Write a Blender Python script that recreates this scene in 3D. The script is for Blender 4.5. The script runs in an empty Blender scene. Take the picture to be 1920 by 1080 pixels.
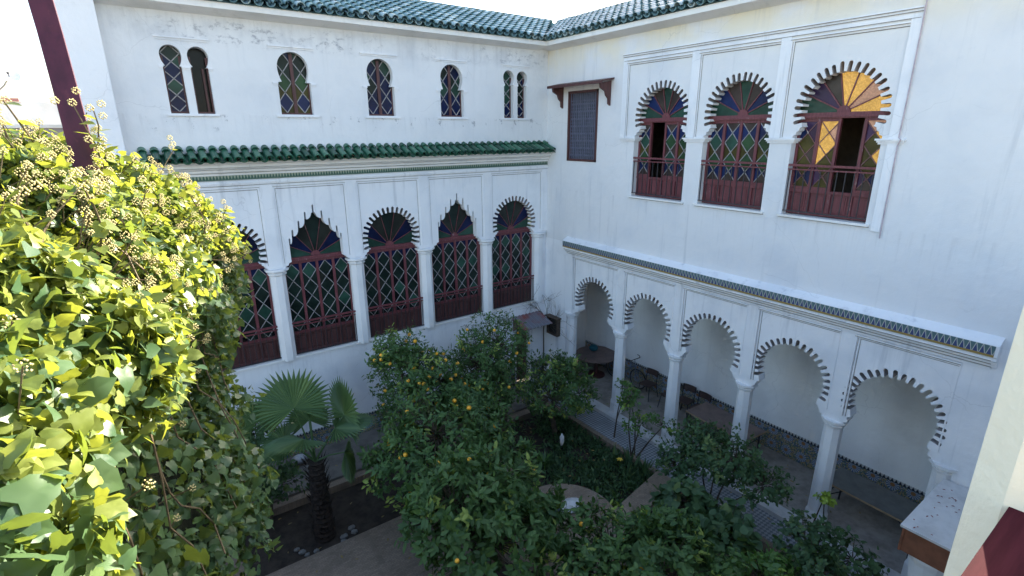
import bpy, bmesh, math, random
import numpy as np
from mathutils import Vector, Matrix
from mathutils.geometry import tessellate_polygon
random.seed(7); rng = np.random.default_rng(7)
PI = math.pi; R_ = math.radians
S = bpy.context.scene; COL = S.collection

# ------------------------------------------------------------------ camera
CAM = Vector((-10, -12.337, 7.732))
cd = bpy.data.cameras.new('camera'); cam = bpy.data.objects.new('camera', cd); COL.objects.link(cam)
cd.sensor_width = 36; cd.lens = 964.55/1920*36; cd.clip_start = .02; cd.clip_end = 3000
yaw, pit, rol = R_(35.197), R_(-16.772), R_(-.327)
F = Vector((math.sin(yaw)*math.cos(pit), math.cos(yaw)*math.cos(pit), math.sin(pit)))
Rv = Vector((math.cos(yaw), -math.sin(yaw), 0)); Uv = Rv.cross(F)
R2 = Rv*math.cos(rol)+Uv*math.sin(rol); U2 = Uv*math.cos(rol)-Rv*math.sin(rol)
cam.matrix_world = Matrix(((R2.x, U2.x, -F.x, CAM.x), (R2.y, U2.y, -F.y, CAM.y), (R2.z, U2.z, -F.z, CAM.z), (0, 0, 0, 1)))
S.camera = cam

# ------------------------------------------------------------------ light
EL, AZ = R_(20.5), R_(72)           # low winter sun coming in over the roof of the side wing: only the top of the ivy is in it
sun_dir = Vector((math.sin(AZ)*math.cos(EL), math.cos(AZ)*math.cos(EL), math.sin(EL)))
sl = bpy.data.lights.new('sun', 'SUN'); sl.energy = 5; sl.angle = R_(.5); sl.color = (1, .91, .74)
so = bpy.data.objects.new('sun', sl); COL.objects.link(so); so.rotation_euler = sun_dir.to_track_quat('Z', 'Y').to_euler()
W = bpy.data.worlds.new('World'); S.world = W; W.use_nodes = True
wn = W.node_tree; bg = wn.nodes['Background']
sk = wn.nodes.new('ShaderNodeTexSky'); sk.sky_type = 'NISHITA'; sk.sun_disc = False
sk.sun_elevation = EL; sk.sun_rotation = AZ; sk.air_density = 1.0; sk.dust_density = 2.5; sk.ozone_density = .8
hs = wn.nodes.new('ShaderNodeHueSaturation'); hs.inputs['Saturation'].default_value = 1.0
wn.links.new(sk.outputs[0], hs.inputs['Color']); wn.links.new(hs.outputs[0], bg.inputs[0]); bg.inputs[1].default_value = .12
S.view_settings.view_transform = 'Standard'; S.view_settings.look = 'None'
S.view_settings.exposure = 2.38; S.view_settings.gamma = 1
S.cycles.max_bounces = 8; S.cycles.transparent_max_bounces = 8

# ------------------------------------------------------------------ tagging
def tag(o, label=None, cat=None, group=None, kind=None):
    if label: o['label'] = label
    if cat: o['category'] = cat
    if group: o['group'] = group
    if kind: o['kind'] = kind
    return o
def thing(name, label, cat, loc=(0, 0, 0), group=None, rz=0):
    o = bpy.data.objects.new(name, None); COL.objects.link(o); o.location = loc; o.rotation_euler = (0, 0, rz)
    o.empty_display_size = .1
    return tag(o, label, cat, group)
def copy_tree(o, parent=None):
    c = o.copy(); COL.objects.link(c)
    if parent: c.parent = parent
    for ch in list(o.children): copy_tree(ch, c)
    return c

# ------------------------------------------------------------------ materials
class NT:
    def __init__(s, name):
        s.m = bpy.data.materials.new(name); s.m.use_nodes = True; s.t = s.m.node_tree
        s.p = s.t.nodes['Principled BSDF']; s.out = s.t.nodes['Material Output']; s._oc = None
    def n(s, kind, **kw):
        x = s.t.nodes.new('ShaderNode'+kind)
        for k, v in kw.items(): setattr(x, k, v)
        return x
    def link(s, a, b): s.t.links.new(a, b)
    def put(s, sock, v):
        if isinstance(v, bpy.types.NodeSocket): s.link(v, sock)
        else:
            if isinstance(v, tuple) and len(v) == 3 and sock.type == 'RGBA': v = (*v, 1)
            sock.default_value = v
    def oc(s):
        if not s._oc: s._oc = s.n('TexCoord').outputs['Object']
        return s._oc
    def math(s, op, a, b=0, c=0):
        x = s.n('Math', operation=op); s.put(x.inputs[0], a); s.put(x.inputs[1], b); s.put(x.inputs[2], c); return x.outputs[0]
    def xyz(s):
        x = s.n('SeparateXYZ'); s.link(s.oc(), x.inputs[0]); return x.outputs
    def noise(s, scale, detail=4, rough=.55, sc3=None):
        x = s.n('TexNoise'); x.inputs['Scale'].default_value = scale; x.inputs['Detail'].default_value = detail; x.inputs['Roughness'].default_value = rough
        if sc3:
            mp = s.n('Mapping'); mp.inputs['Scale'].default_value = sc3; s.link(s.oc(), mp.inputs[0]); s.link(mp.outputs[0], x.inputs['Vector'])
        else: s.link(s.oc(), x.inputs['Vector'])
        return x.outputs['Fac']
    def voro(s, scale, feature='F1', out='Distance'):
        x = s.n('TexVoronoi', feature=feature); x.inputs['Scale'].default_value = scale; s.link(s.oc(), x.inputs['Vector']); return x.outputs[out]
    def step(s, v, lo, hi):
        x = s.n('MapRange', interpolation_type='SMOOTHSTEP'); s.put(x.inputs[0], v); x.inputs[1].default_value = lo; x.inputs[2].default_value = hi; return x.outputs[0]
    def mix(s, f, a, b, mode='MIX'):
        x = s.n('Mix', data_type='RGBA', blend_type=mode); s.put(x.inputs[0], f); s.put(x.inputs[6], a); s.put(x.inputs[7], b); return x.outputs[2]
    def attr(s, name):
        x = s.n('Attribute', attribute_name=name); return x.outputs['Fac']
    def bump(s, h, strength=.3, dist=.01):
        x = s.n('Bump'); s.put(x.inputs['Height'], h); x.inputs['Strength'].default_value = strength; x.inputs['Distance'].default_value = dist
        s.link(x.outputs[0], s.p.inputs['Normal'])
    def fin(s, col, rough=.7, spec=None, metal=None):
        s.put(s.p.inputs['Base Color'], col); s.put(s.p.inputs['Roughness'], rough)
        if spec is not None: s.p.inputs['Specular IOR Level'].default_value = spec
        if metal is not None: s.p.inputs['Metallic'].default_value = metal
        return s.m

def stucco(name, base, stain, amt=.5, band=None, streak=.5, warm=None, peel=None, drip=()):
    """limewashed plaster: blotches, run-off streaks, a scuffed band at a given height"""
    t = NT(name); z = t.xyz()[2]
    c = t.mix(t.math('MULTIPLY', t.step(t.noise(.9, 5), .45, .75), amt), base, stain)
    st = t.step(t.noise(1, 4, .6, (5, 5, .35)), .55, .75)
    c = t.mix(t.math('MULTIPLY', st, streak*.5), c, tuple(x*.72 for x in stain))
    c = t.mix(t.math('MULTIPLY', t.step(t.noise(9, 6, .7), .58, .72), .25*amt), c, tuple(x*.8 for x in stain))
    if warm:
        wz0, wz1, wc = warm
        c = t.mix(t.math('MULTIPLY', t.step(z, wz0, wz1), t.step(t.noise(1.1, 4), .3, .6)), c, wc)  # warm bounced light near the top put into the plaster colour
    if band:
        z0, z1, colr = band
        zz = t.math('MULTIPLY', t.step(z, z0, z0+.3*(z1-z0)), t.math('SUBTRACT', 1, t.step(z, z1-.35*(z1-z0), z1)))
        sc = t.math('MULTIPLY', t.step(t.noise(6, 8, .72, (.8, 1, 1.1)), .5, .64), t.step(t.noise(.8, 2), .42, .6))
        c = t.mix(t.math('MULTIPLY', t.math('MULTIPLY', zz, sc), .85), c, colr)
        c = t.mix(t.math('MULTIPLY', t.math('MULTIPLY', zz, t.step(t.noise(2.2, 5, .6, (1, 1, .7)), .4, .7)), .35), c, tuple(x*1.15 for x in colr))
    if peel:
        for (z0, z1, colr) in peel:
            zz = t.math('MULTIPLY', t.step(z, z0, z0+.4*(z1-z0)), t.math('SUBTRACT', 1, t.step(z, z1-.02, z1)))
            c = t.mix(t.math('MULTIPLY', zz, t.step(t.noise(3, 7, .75, (1.5, 1.5, 1.1)), .58, .63)), c, colr)
    for z0, z1 in drip:      # run-off below sills and ledges
        zz = t.math('MULTIPLY', t.step(z, z0, z1), t.math('SUBTRACT', 1, t.step(z, z1, z1+.04)))
        c = t.mix(t.math('MULTIPLY', t.math('MULTIPLY', zz, t.step(t.noise(1, 6, .7, (7, 7, .35)), .5, .72)), .34), c, (.42, .42, .43))
    nz = t.n('TexNoise'); nz.inputs['Scale'].default_value = 1.6; nz.inputs['Detail'].default_value = 5; t.link(t.oc(), nz.inputs['Vector'])
    va = t.n('VectorMath', operation='MULTIPLY_ADD'); t.link(nz.outputs['Color'], va.inputs[0]); va.inputs[1].default_value = (.5, .5, .5); t.link(t.oc(), va.inputs[2])
    vo = t.n('TexVoronoi', feature='DISTANCE_TO_EDGE'); vo.inputs['Scale'].default_value = .8; t.link(va.outputs[0], vo.inputs['Vector'])
    crk = t.math('MULTIPLY', t.math('LESS_THAN', vo.outputs['Distance'], .0035), t.step(t.noise(.45, 2), .52, .6))
    c = t.mix(t.math('MULTIPLY', crk, .2), c, (.3, .3, .31))
    patch = t.math('MULTIPLY', t.step(t.noise(.55, 3, .5), .56, .6), .22*amt)
    c = t.mix(patch, c, tuple(x*1.0 for x in stain))
    t.bump(t.math('ADD', t.math('ADD', t.math('MULTIPLY', t.noise(1.3, 3), 4), t.math('MULTIPLY', t.noise(4, 4), 1.6)), t.math('MULTIPLY', t.noise(60, 4), .25)), .4, .02)
    return t.fin(c, .85, .2)

def plain(name, col, rough=.6, var=.15, scale=8, bump=.15, spec=None, metal=None, col2=None):
    t = NT(name); d = col2 or tuple(x*(1-var*2) for x in col)
    c = t.mix(t.step(t.noise(scale, 6, .65), .35, .7), col, d)
    if bump: t.bump(t.noise(scale*5, 4), bump, .006)
    return t.fin(c, rough, spec, metal)

def wood(name, col, worn, amt=.4, sc3=(30, 30, 2), rough=.5, spec=.4):
    t = NT(name)
    c = t.mix(t.step(t.noise(1, 5, .6, sc3), .35, .7), col, tuple(x*.6 for x in col))
    c = t.mix(t.math('MULTIPLY', t.step(t.noise(14, 7, .75, (1, 1, .4)), .60, .68), amt), c, worn)
    t.bump(t.noise(1, 4, .6, sc3), .2, .004)
    return t.fin(c, rough, spec)

def glassy(name, col, rough=.12, emit=None, var=.5):
    t = NT(name)
    c = t.mix(t.step(t.noise(2.5, 3), .3, .7), col, tuple(x*(1-var) for x in col))
    t.bump(t.voro(70), .25, .004)
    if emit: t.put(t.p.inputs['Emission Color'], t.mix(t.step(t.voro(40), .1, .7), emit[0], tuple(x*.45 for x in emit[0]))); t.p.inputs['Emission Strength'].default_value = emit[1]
    return t.fin(c, rough, .2)

def leafy(name, c1, c2, c3=None, trans=.3, tc=(.25, .4, .03), rough=.38, spec=.45):
    t = NT(name); a = t.attr('tint')
    c = t.mix(t.step(a, 0, .75), c1, c2)
    if c3: c = t.mix(t.step(a, .86, .95), c, c3)
    m = t.fin(c, rough, spec)
    tr = t.n('BsdfTranslucent'); t.put(tr.inputs[0], t.mix(.5, c, tc)) ; ms = t.n('MixShader'); ms.inputs[0].default_value = trans
    t.link(t.p.outputs[0], ms.inputs[1]); t.link(tr.outputs[0], ms.inputs[2]); t.link(ms.outputs[0], t.out.inputs['Surface'])
    return m

def tile_glaze(name, c1, c2, c3):
    t = NT(name); a = t.attr('tint')
    c = t.mix(t.step(a, .1, .7), c1, c2); c = t.mix(t.step(a, .75, 1), c, c3)
    c = t.mix(t.math('MULTIPLY', t.step(t.noise(25, 5, .7), .55, .7), .5), c, tuple(x*.35 for x in c1))
    t.bump(t.noise(18, 3), .2, .01)
    return t.fin(c, t.math('ADD', .22, t.math('MULTIPLY', t.noise(12, 3), .3)), .55)

def zellige(name, axis):
    """dado: coloured chips with rosettes; axis = the object axis that runs along the wall"""
    t = NT(name); o = t.xyz(); u, z = o[axis], o[2]
    P = .37
    fu = t.math('SUBTRACT', t.math('FRACT', t.math('DIVIDE', u, P)), .5); fz = t.math('SUBTRACT', t.math('FRACT', t.math('DIVIDE', t.math('ADD', z, .0), P)), .5)
    r = t.math('SQRT', t.math('ADD', t.math('MULTIPLY', fu, fu), t.math('MULTIPLY', fz, fz)))
    ang = t.math('ARCTAN2', fz, fu)
    pet = t.math('GREATER_THAN', t.math('SINE', t.math('MULTIPLY', ang, 14)), .0)
    v = t.n('TexVoronoi'); v.inputs['Scale'].default_value = 42; t.link(t.oc(), v.inputs['Vector'])
    sep = t.n('SeparateColor'); t.link(v.outputs['Color'], sep.inputs[0])
    base = t.mix(t.math('GREATER_THAN', sep.outputs[0], .38), (.1, .15, .11), (.32, .25, .12))
    base = t.mix(t.math('GREATER_THAN', sep.outputs[1], .82), base, (.3, .31, .29))
    base = t.mix(t.math('GREATER_THAN', sep.outputs[2], .8), base, (.06, .1, .2))
    star = t.mix(pet, (.07, .12, .24), (.36, .4, .42)); star = t.mix(t.math('LESS_THAN', r, .12), star, (.27, .14, .05))
    c = t.mix(t.math('LESS_THAN', r, .33), base, star)
    return t.fin(c, .3, .4)

def triangles(name, axis, z0, z1, P, cols):
    t = NT(name); o = t.xyz(); u, z = o[axis], o[2]
    f = t.math('MULTIPLY', t.math('ABSOLUTE', t.math('SUBTRACT', t.math('FRACT', t.math('DIVIDE', u, P)), .5)), 2)
    h = t.math('DIVIDE', t.math('SUBTRACT', z, z0), z1-z0)
    c = t.mix(t.math('GREATER_THAN', t.math('ADD', f, h), 1.05), cols[0], cols[1])
    c = t.mix(t.math('LESS_THAN', t.math('ABSOLUTE', t.math('SUBTRACT', t.math('ADD', f, h), 1.05)), .13), c, cols[2])
    c = t.mix(t.math('LESS_THAN', h, .2), c, cols[3])
    return t.fin(c, .35, .4)

def checker(name, P, a, b, rot=False, rough=.6):
    t = NT(name); o = t.xyz(); x, y = o[0], o[1]
    if rot: x, y = t.math('ADD', o[0], o[1]), t.math('SUBTRACT', o[0], o[1])
    k = t.math('FRACT', t.math('MULTIPLY', t.math('ADD', t.math('FLOOR', t.math('DIVIDE', x, P)), t.math('FLOOR', t.math('DIVIDE', y, P))), .5))
    c = t.mix(t.math('GREATER_THAN', k, .25), a, b)
    c = t.mix(t.math('MULTIPLY', t.step(t.noise(2.5, 6, .65), .4, .7), .55), c, tuple(v*.4 for v in b))
    return t.fin(c, rough, .3)

def bricks(name, a, b, mortar, scale=6):
    t = NT(name); br = t.n('TexBrick'); t.link(t.oc(), br.inputs['Vector']); br.inputs['Scale'].default_value = scale
    br.inputs['Color1'].default_value = (*a, 1); br.inputs['Color2'].default_value = (*b, 1); br.inputs['Mortar'].default_value = (*mortar, 1)
    br.inputs['Mortar Size'].default_value = .015
    c = t.mix(t.math('MULTIPLY', t.step(t.noise(3, 6, .7), .4, .68), .6), br.outputs[0], tuple(x*.45 for x in b))
    t.bump(br.outputs['Fac'], -.4, .01)
    return t.fin(c, .85, .2)

M = {}
GREY = (.45, .47, .5)
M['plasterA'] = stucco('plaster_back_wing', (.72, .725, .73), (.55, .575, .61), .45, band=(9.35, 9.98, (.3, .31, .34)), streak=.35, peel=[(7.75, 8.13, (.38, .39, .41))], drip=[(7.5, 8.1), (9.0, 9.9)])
M['plasterB'] = stucco('plaster_side_wing', (.71, .71, .715), (.55, .58, .63), .45, warm=(8.9, 9.9, (.74, .68, .55)), streak=.75, drip=[(5.2, 6.14), (9.4, 9.95)])
M['arcade'] = stucco('plaster_arcade', (.78, .785, .8), (.54, .57, .62), .5, streak=1.0, drip=[(3.7, 4.2), (1.9, 2.52), (6.2, 6.6)])
M['trim'] = stucco('plaster_trim', (.77, .76, .74), (.55, .54, .5), .5, streak=.5)
M['column'] = stucco('column_plaster', (.77, .77, .775), (.56, .58, .6), .5, streak=.4, peel=[(-.2, .35, (.33, .34, .29))])
M['gallery'] = stucco('gallery_plaster', (.86, .86, .85), (.66, .66, .66), .5, streak=.3)
M['ceil'] = stucco('gallery_ceiling', (.66, .62, .55), (.42, .39, .33), .5, streak=.0)
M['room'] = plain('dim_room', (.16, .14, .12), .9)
M['cream'] = stucco('cream_paint', (.88, .79, .62), (.78, .66, .44), .3, streak=.2)
M['redwood'] = wood('oxblood_painted_wood', (.17, .046, .055), (.5, .42, .42), .35)
M['redwood_dark'] = wood('dark_red_wood', (.1, .04, .038), (.3, .2, .2), .25)
M['grille'] = wood('grille_wood', (.16, .17, .24), (.3, .24, .28), .5)
M['grime_shade'] = plain('grime_shade_line', (.3, .285, .26), .9, .2, 9)  # dirt line, with faint moulding shadow put into its dark colour
M['slot'] = plain('dark_slot_face', (.42, .39, .385), .9, .25, 9)  # faces inside the arch slots, darker than the wall plaster
M['polewood'] = wood('pole_paint', (.075, .014, .028), (.2, .06, .05), .2, (12, 12, .6))
M['railpaint'] = wood('rail_paint', (.085, .018, .024), (.6, .55, .55), .9, (3, 40, 40), .85, .05)
M['iron'] = plain('railing_iron', (.03, .028, .035), .5, .2, 20, .1)
M['bar_pale'] = wood('peeling_pale_strip', (.36, .34, .34), (.1, .05, .05), .9)
M['bar_dark'] = wood('red_brown_strip', (.22, .1, .1), (.55, .5, .5), .9)
M['g_green'] = glassy('green_glass', (.03, .08, .058))
M['g_dkgreen'] = glassy('dark_green_glass', (.016, .03, .025))
M['g_bright'] = glassy('leaf_green_glass', (.035, .085, .038))
M['g_blue'] = glassy('blue_glass', (.012, .026, .1))
M['g_dkblue'] = glassy('deep_blue_glass', (.007, .014, .06))
M['g_murk'] = glassy('murky_glass', (.03, .034, .028))
M['g_brown'] = glassy('brown_glass', (.065, .048, .042))
M['g_amber'] = glassy('amber_glass', (.5, .25, .05), emit=((.8, .48, .12), .17))  # pane glow stands in for daylight coming through from behind
M['g_olive'] = glassy('olive_glass', (.07, .06, .015))
M['g_purple'] = glassy('purple_glass', (.06, .03, .09))
M['g_dark'] = glassy('black_pane', (.008, .01, .012))
M['g_rose'] = glassy('rose_glass', (.3, .17, .12), emit=((.6, .34, .22), .14))  # glows like the amber panes, in place of light from behind
M['roof_tile'] = tile_glaze('roof_tile_glaze', (.09, .18, .2), (.16, .27, .29), (.36, .44, .44))
M['eave_tile'] = tile_glaze('green_eave_glaze', (.006, .055, .03), (.015, .1, .055), (.05, .15, .09))
M['zell_y'] = zellige('zellige_dado_y', 1); M['zell_x'] = zellige('zellige_dado_x', 0)
M['friezeB'] = triangles('blue_triangle_frieze', 1, 4.52, 4.69, .08, ((.035, .055, .15), (.07, .13, .14), (.4, .41, .36), (.28, .19, .05)))
M['friezeA'] = triangles('green_frieze', 0, 6.82, 6.92, .06, ((.03, .09, .07), (.28, .32, .24), (.05, .12, .09), (.06, .12, .09)))
M['tooth'] = triangles('toothed_band', 1, .62, .7, .075, ((.02, .022, .03), (.5, .52, .5), (.2, .2, .2), (.03, .05, .06)))
M['toothx'] = triangles('toothed_band_x', 0, .46, .53, .075, ((.02, .022, .03), (.5, .52, .5), (.2, .2, .2), (.03, .05, .06)))
M['soil'] = plain('dark_soil', (.058, .044, .033), .95, .3, 5, .6)
M['pathbrick'] = bricks('brown_brick_path', (.25, .195, .145), (.32, .25, .19), (.17, .145, .12))
M['concrete'] = plain('worn_concrete', (.17, .155, .135), .9, .22, 2.5, .4)
M['gfloor'] = plain('gallery_paving', (.36, .325, .29), .7, .22, 3, .25)
M['marble'] = plain('pale_marble', (.6, .6, .6), .45, .12, 3, .1)
M['oldwood'] = plain('weathered_wood', (.1, .07, .05), .85, .25, 12, .3)
M['checker'] = checker('grey_white_tiles', .085, (.16, .18, .21), (.38, .4, .42), True)
M['earth'] = plain('far_ground', (.42, .37, .3), .95, .15, .2, .2)
M['orange'] = plain('orange_peel', (.95, .4, .03), .4, .12, 20, .3, col2=(.85, .5, .04))
M['bark'] = plain('bark', (.1, .075, .05), .95, .3, 12, .8)
M['stem'] = plain('ivy_stem', (.13, .095, .05), .8, .2, 20, .4)
M['leaf_orange'] = leafy('orange_tree_leaf', (.042, .092, .034), (.082, .155, .048), (.26, .33, .07), .25, rough=.5, spec=.28)
M['leaf_light'] = leafy('young_leaf', (.05, .12, .03), (.09, .19, .04), (.25, .36, .05), .3)
M['leaf_dark'] = leafy('broad_dark_leaf', (.04, .085, .042), (.075, .14, .06), (.14, .2, .07), .22, rough=.5, spec=.28)
M['leaf_ivy'] = leafy('ivy_leaf', (.038, .085, .042), (.075, .135, .055), (.2, .27, .06), .33, (.45, .55, .04), .4, .4)
M['leaf_adult_sunlit'] = leafy('sunlit_adult_ivy_leaf', (.11, .15, .035), (.2, .24, .05), (.34, .36, .08), .4, (.62, .64, .05), .42, .35)  # paler adult growth; yellow of the sunlit top put into the colour
M['leaf_lime'] = leafy('lime_leaf', (.22, .33, .04), (.3, .42, .06), None, .35, (.5, .6, .05))
M['palm'] = leafy('palm_leaf', (.06, .115, .05), (.09, .155, .062), (.13, .2, .075), .3, spec=.3)
M['umbel'] = plain('ivy_flower', (.55, .47, .22), .8, .2, 30, 0)
M['fibre'] = plain('palm_fibre', (.045, .032, .024), 1, .35, 14, 1)
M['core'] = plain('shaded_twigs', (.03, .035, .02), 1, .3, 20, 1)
M['petal'] = plain('flower_yellow', (.7, .5, .05), .7)
M['metal'] = plain('steel', (.34, .34, .34), .5, .1, 20, 0, metal=1)
M['white'] = plain('white_plastic', (.7, .71, .72), .5, .1, 9, .2)
M['bluep'] = plain('blue_plastic', (.02, .13, .5), .4)
M['tealp'] = plain('teal_cloth', (.01, .12, .16), .7)
M['purple'] = plain('purple_cloth', (.06, .015, .075), .7)
M['rubber'] = plain('black_rubber', (.02, .02, .02), .7)
M['chairp'] = plain('brown_plywood', (.075, .045, .04), .6, .2)
M['tabletop'] = plain('worn_table_top', (.2, .14, .125), .55, .18, 4, .1)
M['tableedge'] = plain('table_edge', (.36, .25, .14), .6)
M['tablegrey'] = plain('grey_table_top', (.13, .135, .13), .5, .18, 4, .1)
M['bikepaint'] = plain('bike_grey_blue', (.12, .15, .22), .4)
M['rustsheet'] = plain('rusting_sheet', (.15, .155, .18), .6, .1, 2.2, .3, col2=(.22, .05, .035))
M['brownpanel'] = plain('red_brown_panel', (.22, .085, .045), .6, .15, 6, .2)
M['parapet'] = stucco('grey_parapet', (.34, .31, .31), (.22, .2, .21), .6)
M['stone'] = plain('white_stone', (.24, .235, .22), .9, .2, 6, .5)
M['rustred'] = plain('faded_pink', (.45, .18, .2), .8)
M['twig'] = plain('dry_twig', (.12, .1, .07), .9)

# ------------------------------------------------------------------ mesh builder
class MB:
    def __init__(s, T=None): s.v = []; s.f = []; s.mi = []; s.tint = []; s.T = T or (lambda a, b, c: (a, b, c)); s.ten = False
    def vert(s, *p): s.v.append(s.T(*p)); return len(s.v)-1
    def add(s, pts, faces, mi=0, t=.5):
        b = len(s.v); s.v += [s.T(*p) for p in pts]; s.f += [tuple(b+i for i in f) for f in faces]; s.mi += [mi]*len(faces); s.tint += [t]*len(pts)
    def box(s, a0, a1, b0, b1, c0, c1, mi=0, t=.5):
        P = [(a, b, c) for a in (a0, a1) for b in (b0, b1) for c in (c0, c1)]
        s.add(P, [(0, 1, 3, 2), (4, 6, 7, 5), (0, 4, 5, 1), (2, 3, 7, 6), (0, 2, 6, 4), (1, 5, 7, 3)], mi, t)
    def prism(s, loop, lo, hi, mi=0, axis=2, t=.5):
        """extrude a 2-D loop along one local axis (0,1,2)"""
        def p(q, h): return (q[0], q[1], h) if axis == 2 else ((q[0], h, q[1]) if axis == 1 else (h, q[0], q[1]))
        n = len(loop); P = [p(q, lo) for q in loop]+[p(q, hi) for q in loop]
        tri = tessellate_polygon([[Vector((q[0], q[1], 0)) for q in loop]])
        s.add(P, [tuple(x) for x in tri]+[tuple(n+i for i in x) for x in tri]+[(i, (i+1) % n, n+(i+1) % n, n+i) for i in range(n)], mi, t)
    def plate(s, outer, holes, w0, w1, mi=0):
        """wall plate in (u,z) with holes, between protrusions w0 and w1"""
        loops = [outer]+holes; flat = [q for l in loops for q in l]; n = len(flat)
        tri = tessellate_polygon([[Vector((q[0], q[1], 0)) for q in l] for l in loops])
        fs = [tuple(x) for x in tri]+[tuple(n+i for i in x) for x in tri]; o = 0; ms = []
        for l in loops:
            k = len(l); fs += [(o+i, o+(i+1) % k, n+o+(i+1) % k, n+o+i) for i in range(k)]; o += k
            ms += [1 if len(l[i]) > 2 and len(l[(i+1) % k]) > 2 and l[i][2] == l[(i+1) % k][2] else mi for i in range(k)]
        s.add([(q[0], w1, q[1]) for q in flat]+[(q[0], w0, q[1]) for q in flat], fs, mi); s.mi[-len(fs):] = [mi]*(2*len(tri))+ms
    def strip(s, p, q, wid, w0, w1, mi=0):
        """flat bar between two (u,z) points"""
        d = Vector((q[0]-p[0], q[1]-p[1])); d.normalize(); n = Vector((-d.y, d.x))*wid/2
        s.prism([(p[0]+n.x, p[1]+n.y), (q[0]+n.x, q[1]+n.y), (q[0]-n.x, q[1]-n.y), (p[0]-n.x, p[1]-n.y)], w0, w1, mi, 1)
    def tube(s, pts, rad, seg=8, mi=0, caps=True, t=.5):
        pts = [Vector(p) for p in pts]; n = len(pts)
        if not hasattr(rad, '__len__'): rad = [rad]*n
        P = []; x = None
        for i, p in enumerate(pts):
            d = (pts[min(i+1, n-1)]-pts[max(i-1, 0)]).normalized()
            if x is None: x = d.orthogonal().normalized()
            x = (x-d*x.dot(d)).normalized(); y = d.cross(x)
            P += [tuple(p+(x*math.cos(a)+y*math.sin(a))*rad[i]) for a in [2*PI*k/seg for k in range(seg)]]
        fs = [(i*seg+k, i*seg+(k+1) % seg, (i+1)*seg+(k+1) % seg, (i+1)*seg+k) for i in range(n-1) for k in range(seg)]
        if caps: fs += [tuple(range(seg)), tuple((n-1)*seg+k for k in range(seg))]
        s.add(P, fs, mi, t)
    def lathe(s, c, prof, seg=16, mi=0, t=.5):
        n = len(prof); P = [(c[0]+r*math.cos(2*PI*k/seg), c[1]+r*math.sin(2*PI*k/seg), c[2]+z) for r, z in prof for k in range(seg)]
        s.add(P, [(i*seg+k, i*seg+(k+1) % seg, (i+1)*seg+(k+1) % seg, (i+1)*seg+k) for i in range(n-1) for k in range(seg)]+[tuple(range(seg)), tuple((n-1)*seg+k for k in range(seg))], mi, t)
    def ball(s, c, r, mi=0, seg=8, rings=6, sq=(1, 1, 1), jit=0, t=.5):
        P = [(c[0], c[1], c[2]-r*sq[2])]
        for i in range(1, rings):
            a = -PI/2+PI*i/rings
            for k in range(seg):
                j = 1+random.uniform(-jit, jit)
                P.append((c[0]+r*sq[0]*j*math.cos(a)*math.cos(2*PI*k/seg), c[1]+r*sq[1]*j*math.cos(a)*math.sin(2*PI*k/seg), c[2]+r*sq[2]*j*math.sin(a)))
        P.append((c[0], c[1], c[2]+r*sq[2])); e = len(P)-1
        fs = [(0, 1+(k+1) % seg, 1+k) for k in range(seg)]
        for i in range(rings-2): fs += [(1+i*seg+k, 1+i*seg+(k+1) % seg, 1+(i+1)*seg+(k+1) % seg, 1+(i+1)*seg+k) for k in range(seg)]
        b = 1+(rings-2)*seg; fs += [(b+k, b+(k+1) % seg, e) for k in range(seg)]
        s.add(P, fs, mi, t)
    def build(s, name, mats, parent=None, smooth=False, normals=True):
        me = bpy.data.meshes.new(name); me.from_pydata([tuple(p) for p in s.v], [], s.f)
        if not isinstance(mats, (list, tuple)): mats = [mats]
        for m in mats: me.materials.append(M[m] if isinstance(m, str) else m)
        me.polygons.foreach_set('material_index', s.mi)
        a = me.attributes.new('tint', 'FLOAT', 'POINT'); a.data.foreach_set('value', s.tint if len(s.tint) == len(s.v) else [.5]*len(s.v))
        if normals:
            bm = bmesh.new(); bm.from_mesh(me); bmesh.ops.recalc_face_normals(bm, faces=bm.faces); bm.to_mesh(me); bm.free()
        if smooth:
            me.polygons.foreach_set('use_smooth', [True]*len(me.polygons))
            me.set_sharp_from_angle(angle=R_(42))
        o = bpy.data.objects.new(name, me); COL.objects.link(o)
        if parent is not None: o.parent = parent
        return o
TA = lambda u, w, z: (u, -w, z)
TB = lambda u, w, z: (-w, u, z)
# ------------------------------------------------------------------ outlines
def lobed(uc, zc, ri, ro, hw, zi, n=22, a0=-20, spread=.58):
    """horseshoe arch with round-ended slots; open polyline from the left impost to the right one"""
    A0 = R_(a0); A1 = PI-A0; st = (A1-A0)/n; pts = []
    thr = ri*math.cos(A0); zt = zc+ri*math.sin(A0)
    side = [(hw, zi), (hw, zi+.035), (hw-.05, zi+.05), (hw-.06, zi+.1), (thr+.04, zi+.12), (thr+.03, zi+.17), (thr-.02, zi+.19), (thr, zt-.02)]
    pts += [(uc-x, z) for x, z in side]
    J = random.Random(int(abs(uc)*1000)+int(zc*7)); ro0 = ro
    for i in range(n):
        ro = ro0+J.uniform(-.012, .012); a = A1-(i+.5)*st+J.uniform(-.06, .06)*st; h = st*spread/2; hr = ri*h*1.02       # slot half-width
        def P(r, s): return (uc+r*math.cos(a)-s*math.sin(a), zc+r*math.sin(a)+s*math.cos(a), i+1)
        rb = ro-hr
        pts.append(P(ri*math.cos(h), hr)); pts.append(P(rb, hr))
        for k in (45, 90, 135): pts.append(P(rb+hr*math.sin(R_(k)), hr*math.cos(R_(k))))
        pts.append(P(rb, -hr)); pts.append(P(ri*math.cos(h), -hr))
    pts += [(uc+x, z) for x, z in reversed(side)]
    return pts
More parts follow.
